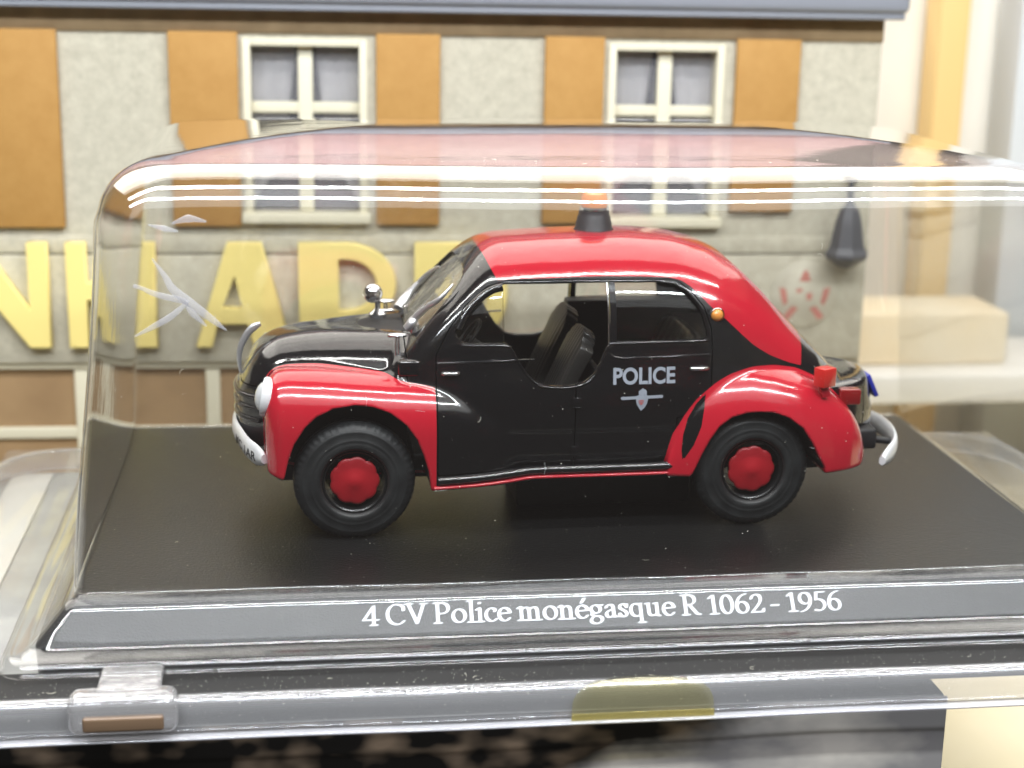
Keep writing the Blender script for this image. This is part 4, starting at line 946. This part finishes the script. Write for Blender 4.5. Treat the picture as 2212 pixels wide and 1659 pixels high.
# printed carton carrying the case
cb = empty('printed_carton', (-2, 0, -4.6)); tag(cb, 'large carton under the display case with a dark photographic print on its front', 'box')
M_TOPC = add_noise_colour(mat('pale_carton_top', (.6, .59, .54), .5), (.26, .26, .25), (.36, .36, .33), 1.2, 5)
box('carton_body', (-12, -3.86, .0), (6.93, 4.9, 3.555), M_TOPC, cb, .03)
M_PRINT = mat('printed_street_photo', (.1, .1, .1), .28)
def print_nodes(m):
    tc = nn(m, 'ShaderNodeTexCoord'); sx = nn(m, 'ShaderNodeSeparateXYZ'); lk(m, tc.outputs['Object'], sx.inputs[0])
    mp = nn(m, 'ShaderNodeMapping'); mp.inputs['Scale'].default_value = (1.3, 1, 2.2); lk(m, tc.outputs['Object'], mp.inputs[0])
    vo = nn(m, 'ShaderNodeTexVoronoi'); vo.inputs['Scale'].default_value = 1.1; lk(m, mp.outputs[0], vo.inputs['Vector'])
    n1 = nn(m, 'ShaderNodeTexNoise'); n1.inputs['Scale'].default_value = 1.6; n1.inputs['Detail'].default_value = 1.5; lk(m, mp.outputs[0], n1.inputs['Vector'])
    r1 = nn(m, 'ShaderNodeValToRGB'); r1.color_ramp.elements[0].position = .45; r1.color_ramp.elements[0].color = (.010, .009, .008, 1); r1.color_ramp.elements[1].position = .75; r1.color_ramp.elements[1].color = (.26, .19, .13, 1)
    lk(m, n1.outputs['Fac'], r1.inputs[0])
    n2 = nn(m, 'ShaderNodeTexNoise'); n2.inputs['Scale'].default_value = .5; n2.inputs['Detail'].default_value = 4; lk(m, mp.outputs[0], n2.inputs['Vector'])
    r2_ = nn(m, 'ShaderNodeValToRGB'); r2_.color_ramp.elements[0].position = .4; r2_.color_ramp.elements[0].color = (.26, .25, .245, 1); r2_.color_ramp.elements[1].position = .62; r2_.color_ramp.elements[1].color = (.60, .56, .50, 1)
    lk(m, n2.outputs['Fac'], r2_.inputs[0])
    # the print turns from dark cobbles to grey street along a wavering slanted edge
    ad = nn(m, 'ShaderNodeMath', operation='MULTIPLY_ADD'); lk(m, sx.outputs['Z'], ad.inputs[0]); ad.inputs[1].default_value = -3.2; lk(m, sx.outputs['X'], ad.inputs[2])
    a2 = nn(m, 'ShaderNodeMath', operation='MULTIPLY_ADD'); lk(m, n2.outputs['Fac'], a2.inputs[0]); a2.inputs[1].default_value = 3.0; lk(m, ad.outputs[0], a2.inputs[2])
    mr = nn(m, 'ShaderNodeMapRange'); mr.inputs['From Min'].default_value = -5.2; mr.inputs['From Max'].default_value = -4.2; lk(m, a2.outputs[0], mr.inputs['Value'])
    mx = nn(m, 'ShaderNodeMix', data_type='RGBA'); lk(m, mr.outputs[0], mx.inputs['Factor']); lk(m, r1.outputs[0], mx.inputs[6]); lk(m, r2_.outputs[0], mx.inputs[7])
    lk(m, mx.outputs[2], bsdf(m).inputs['Base Color'])
print_nodes(M_PRINT)
box('printed_front', (-12, -3.90, .02), (6.95, -3.865, 3.54), M_PRINT, cb, .008)
# pale card lying under the left wing of the lid
cd = box('card_insert', (-6.45, -3.2, -1.04), (-5.85, 4.7, -1.00), mat('white_card', (.58, .57, .52), .5), None, .01); tag(cd, 'white card strip under the left wing of the clear lid', 'card')
# yellowed round seal over the front lip
M_SEAL = clear('yellowed_tape', (.96, .945, .84), .12, .08, (.70, .66, .42), bump=.6, bscale=5, boost=1.6)
V = []; F = []; nu = 28; pth = [(-4.00, -.608), (-4.06, -.609), (-4.12, -.625), (-4.145, -.67), (-4.15, -.74), (-4.155, -.85), (-4.17, -.97), (-4.19, -1.08)]
seal = empty('seal', (1.47, -4.1, -.85)); tag(seal, 'yellowed clear half round tape seal stuck over the front lip of the case', 'seal')
arcs = []
for i in range(nu+1):
    a = PI*i/nu; cx_ = .76*math.cos(a); top = math.sin(a)**.75
    for j in range(9):
        w = j/8*(.10+.90*top) if False else None
    col = []
    S0 = .10+.40*math.sin(a)**.8
    for j in range(9):
        s_ = S0*j/8   # arc length up the lip from its foot
        if s_ < .33: y, z = -4.185+s_*.09, -1.0+s_
        elif s_ < .41: y, z = -4.155+(s_-.33)*.6, -.67+(s_-.33)*.6
        else: y, z = -4.107+(s_-.41), -.622
        col.append((cx_, y+4.1, z+.85))
    V += col
for i in range(nu):
    for j in range(8): F.append((i*9+j, i*9+j+1, (i+1)*9+j+1, (i+1)*9+j))
o = obj('seal_film', V, F, M_SEAL, seal); md = o.modifiers.new('t', 'SOLIDIFY'); md.thickness = .012; md.offset = 1
box('seal_tail', (-.765, -.11, -.21), (.765, -.10, -.08), clear('tape_tail', (.93, .88, .62), .15, .2, (.72, .62, .25)), seal, .003)
# ---------------------------------------------------------------- dust, lint and scratches
rg = random.Random(11)
M_DUST = mat('dust_pale', (.62, .60, .52), .8)
M_LINT = mat('lint_fibre', (.80, .76, .62), .7)
def specks(n, fn, smin_, smax_):
    V = []; F = []
    for _ in range(n):
        p, nr, uu, vv = fn(); s = smin_*(smax_/smin_)**(rg.random()**2.2); o = len(V); a0 = rg.uniform(0, PI); e_ = rg.uniform(.5, 1)
        for k in range(5):
            a = a0+2*PI*k/5; r = s*rg.uniform(.7, 1.1); V.append(p+uu*(r*math.cos(a))+vv*(r*e_*math.sin(a)))
        V.append(p+nr*s*.6); F += [(o+k, o+(k+1) % 5, o+5) for k in range(5)]
    return V, F
def fibres(n, fn, l0, l1, r):
    parts = []
    for _ in range(n):
        p, nr, uu, vv = fn(); a = rg.uniform(0, 2*PI); P = [p+nr*r]; k = rg.uniform(-.9, .9)
        L_ = rg.uniform(l0, l1)
        for i in range(7):
            a += k*rg.uniform(.3, 1.0); P.append(P[-1]+(uu*math.cos(a)+vv*math.sin(a))*L_/7)
        parts.append(tube_geo(P, r, 4))
    return join_geo(parts)
X_, Y_, Z_ = Vector((1, 0, 0)), Vector((0, 1, 0)), Vector((0, 0, 1))
def on_top():
    return Vector((rg.uniform(BX0+.1, BX1-.1), BY0+.1+(BY1-BY0-.2)*rg.random()**1.6, .001))-Vector(PO), Z_, X_, Y_
def on_front():
    z = rg.uniform(.1, 3.9); return Vector((rg.uniform(BX0+.4, BX1-.4), front_y(z)-.016, z))-Vector(OFF), -Y_, X_, Z_
def on_roof():
    return Vector((rg.uniform(BX0+.9, BX1-.9), rg.uniform(BY0+.35, BY0+1.6), 4.57))-Vector(OFF), Z_, X_, Y_
def on_groove():
    return Vector((rg.uniform(-6.3, 8.6), -4.0+.5*rg.random()**1.5, -.673))-Vector(PO), Z_, X_, Y_
def on_slope():
    t = rg.random(); return Vector((rg.uniform(BX0, BX1), BY0-.03-.42*t-.02, -.43*t+.01))-Vector(OFF), Vector((0, -.7, .7)), X_, Vector((0, .7, .7))
def on_lip():
    z = rg.uniform(-.98, -.68); return Vector((rg.uniform(-6, 8.6), FY0-.052+.03*(z+1), z))-Vector(OFF), -Y_, X_, Z_
for name, fn, n, a, b, par in (('dust_specks', on_top, 640, .0022, .008, pl), ('dust_specks', on_front, 380, .002, .008, case), ('dust_specks', on_groove, 1100, .0025, .009, pl), ('dust_specks', on_slope, 140, .002, .007, case), ('dust_specks', on_roof, 140, .0025, .009, case), ('dust_specks', on_lip, 220, .0025, .008, case)):
    V, F = specks(n, fn, a, b); o = obj(name, V, F, M_DUST, par, False); tag(o, kind='stuff')
for name, fn, n, a, b, par in (('lint_fibres', on_top, 12, .03, .10, pl), ('lint_fibres', on_front, 6, .03, .09, case), ('lint_fibres', on_groove, 18, .04, .13, pl), ('lint_fibres', on_roof, 14, .03, .10, case)):
    V, F = fibres(n, fn, a, b, .0015); o = obj(name, V, F, M_LINT, par, True); tag(o, kind='stuff')
# faint scratches on the dome front and along the top front edge
parts = []
for _ in range(8):
    z = rg.uniform(.4, 3.9); x = rg.uniform(BX0+.5, BX1-.5); P = Vector((x, front_y(z)-.014, z))-Vector(OFF); a = rg.choice([rg.uniform(1.2, 1.9), rg.uniform(-.25, .25)]); L_ = rg.uniform(.05, .16)
    parts.append(tube_geo([P, P+(X_*math.cos(a)+Z_*math.sin(a))*L_*.5+X_*.01, P+(X_*math.cos(a)+Z_*math.sin(a))*L_], .0013, 4))
V, F = join_geo(parts); o = obj('scratches', V, F, clear('scratch', (.95, .95, .95), .3, .4, (.9, .9, .92)), case, True); tag(o, kind='stuff')
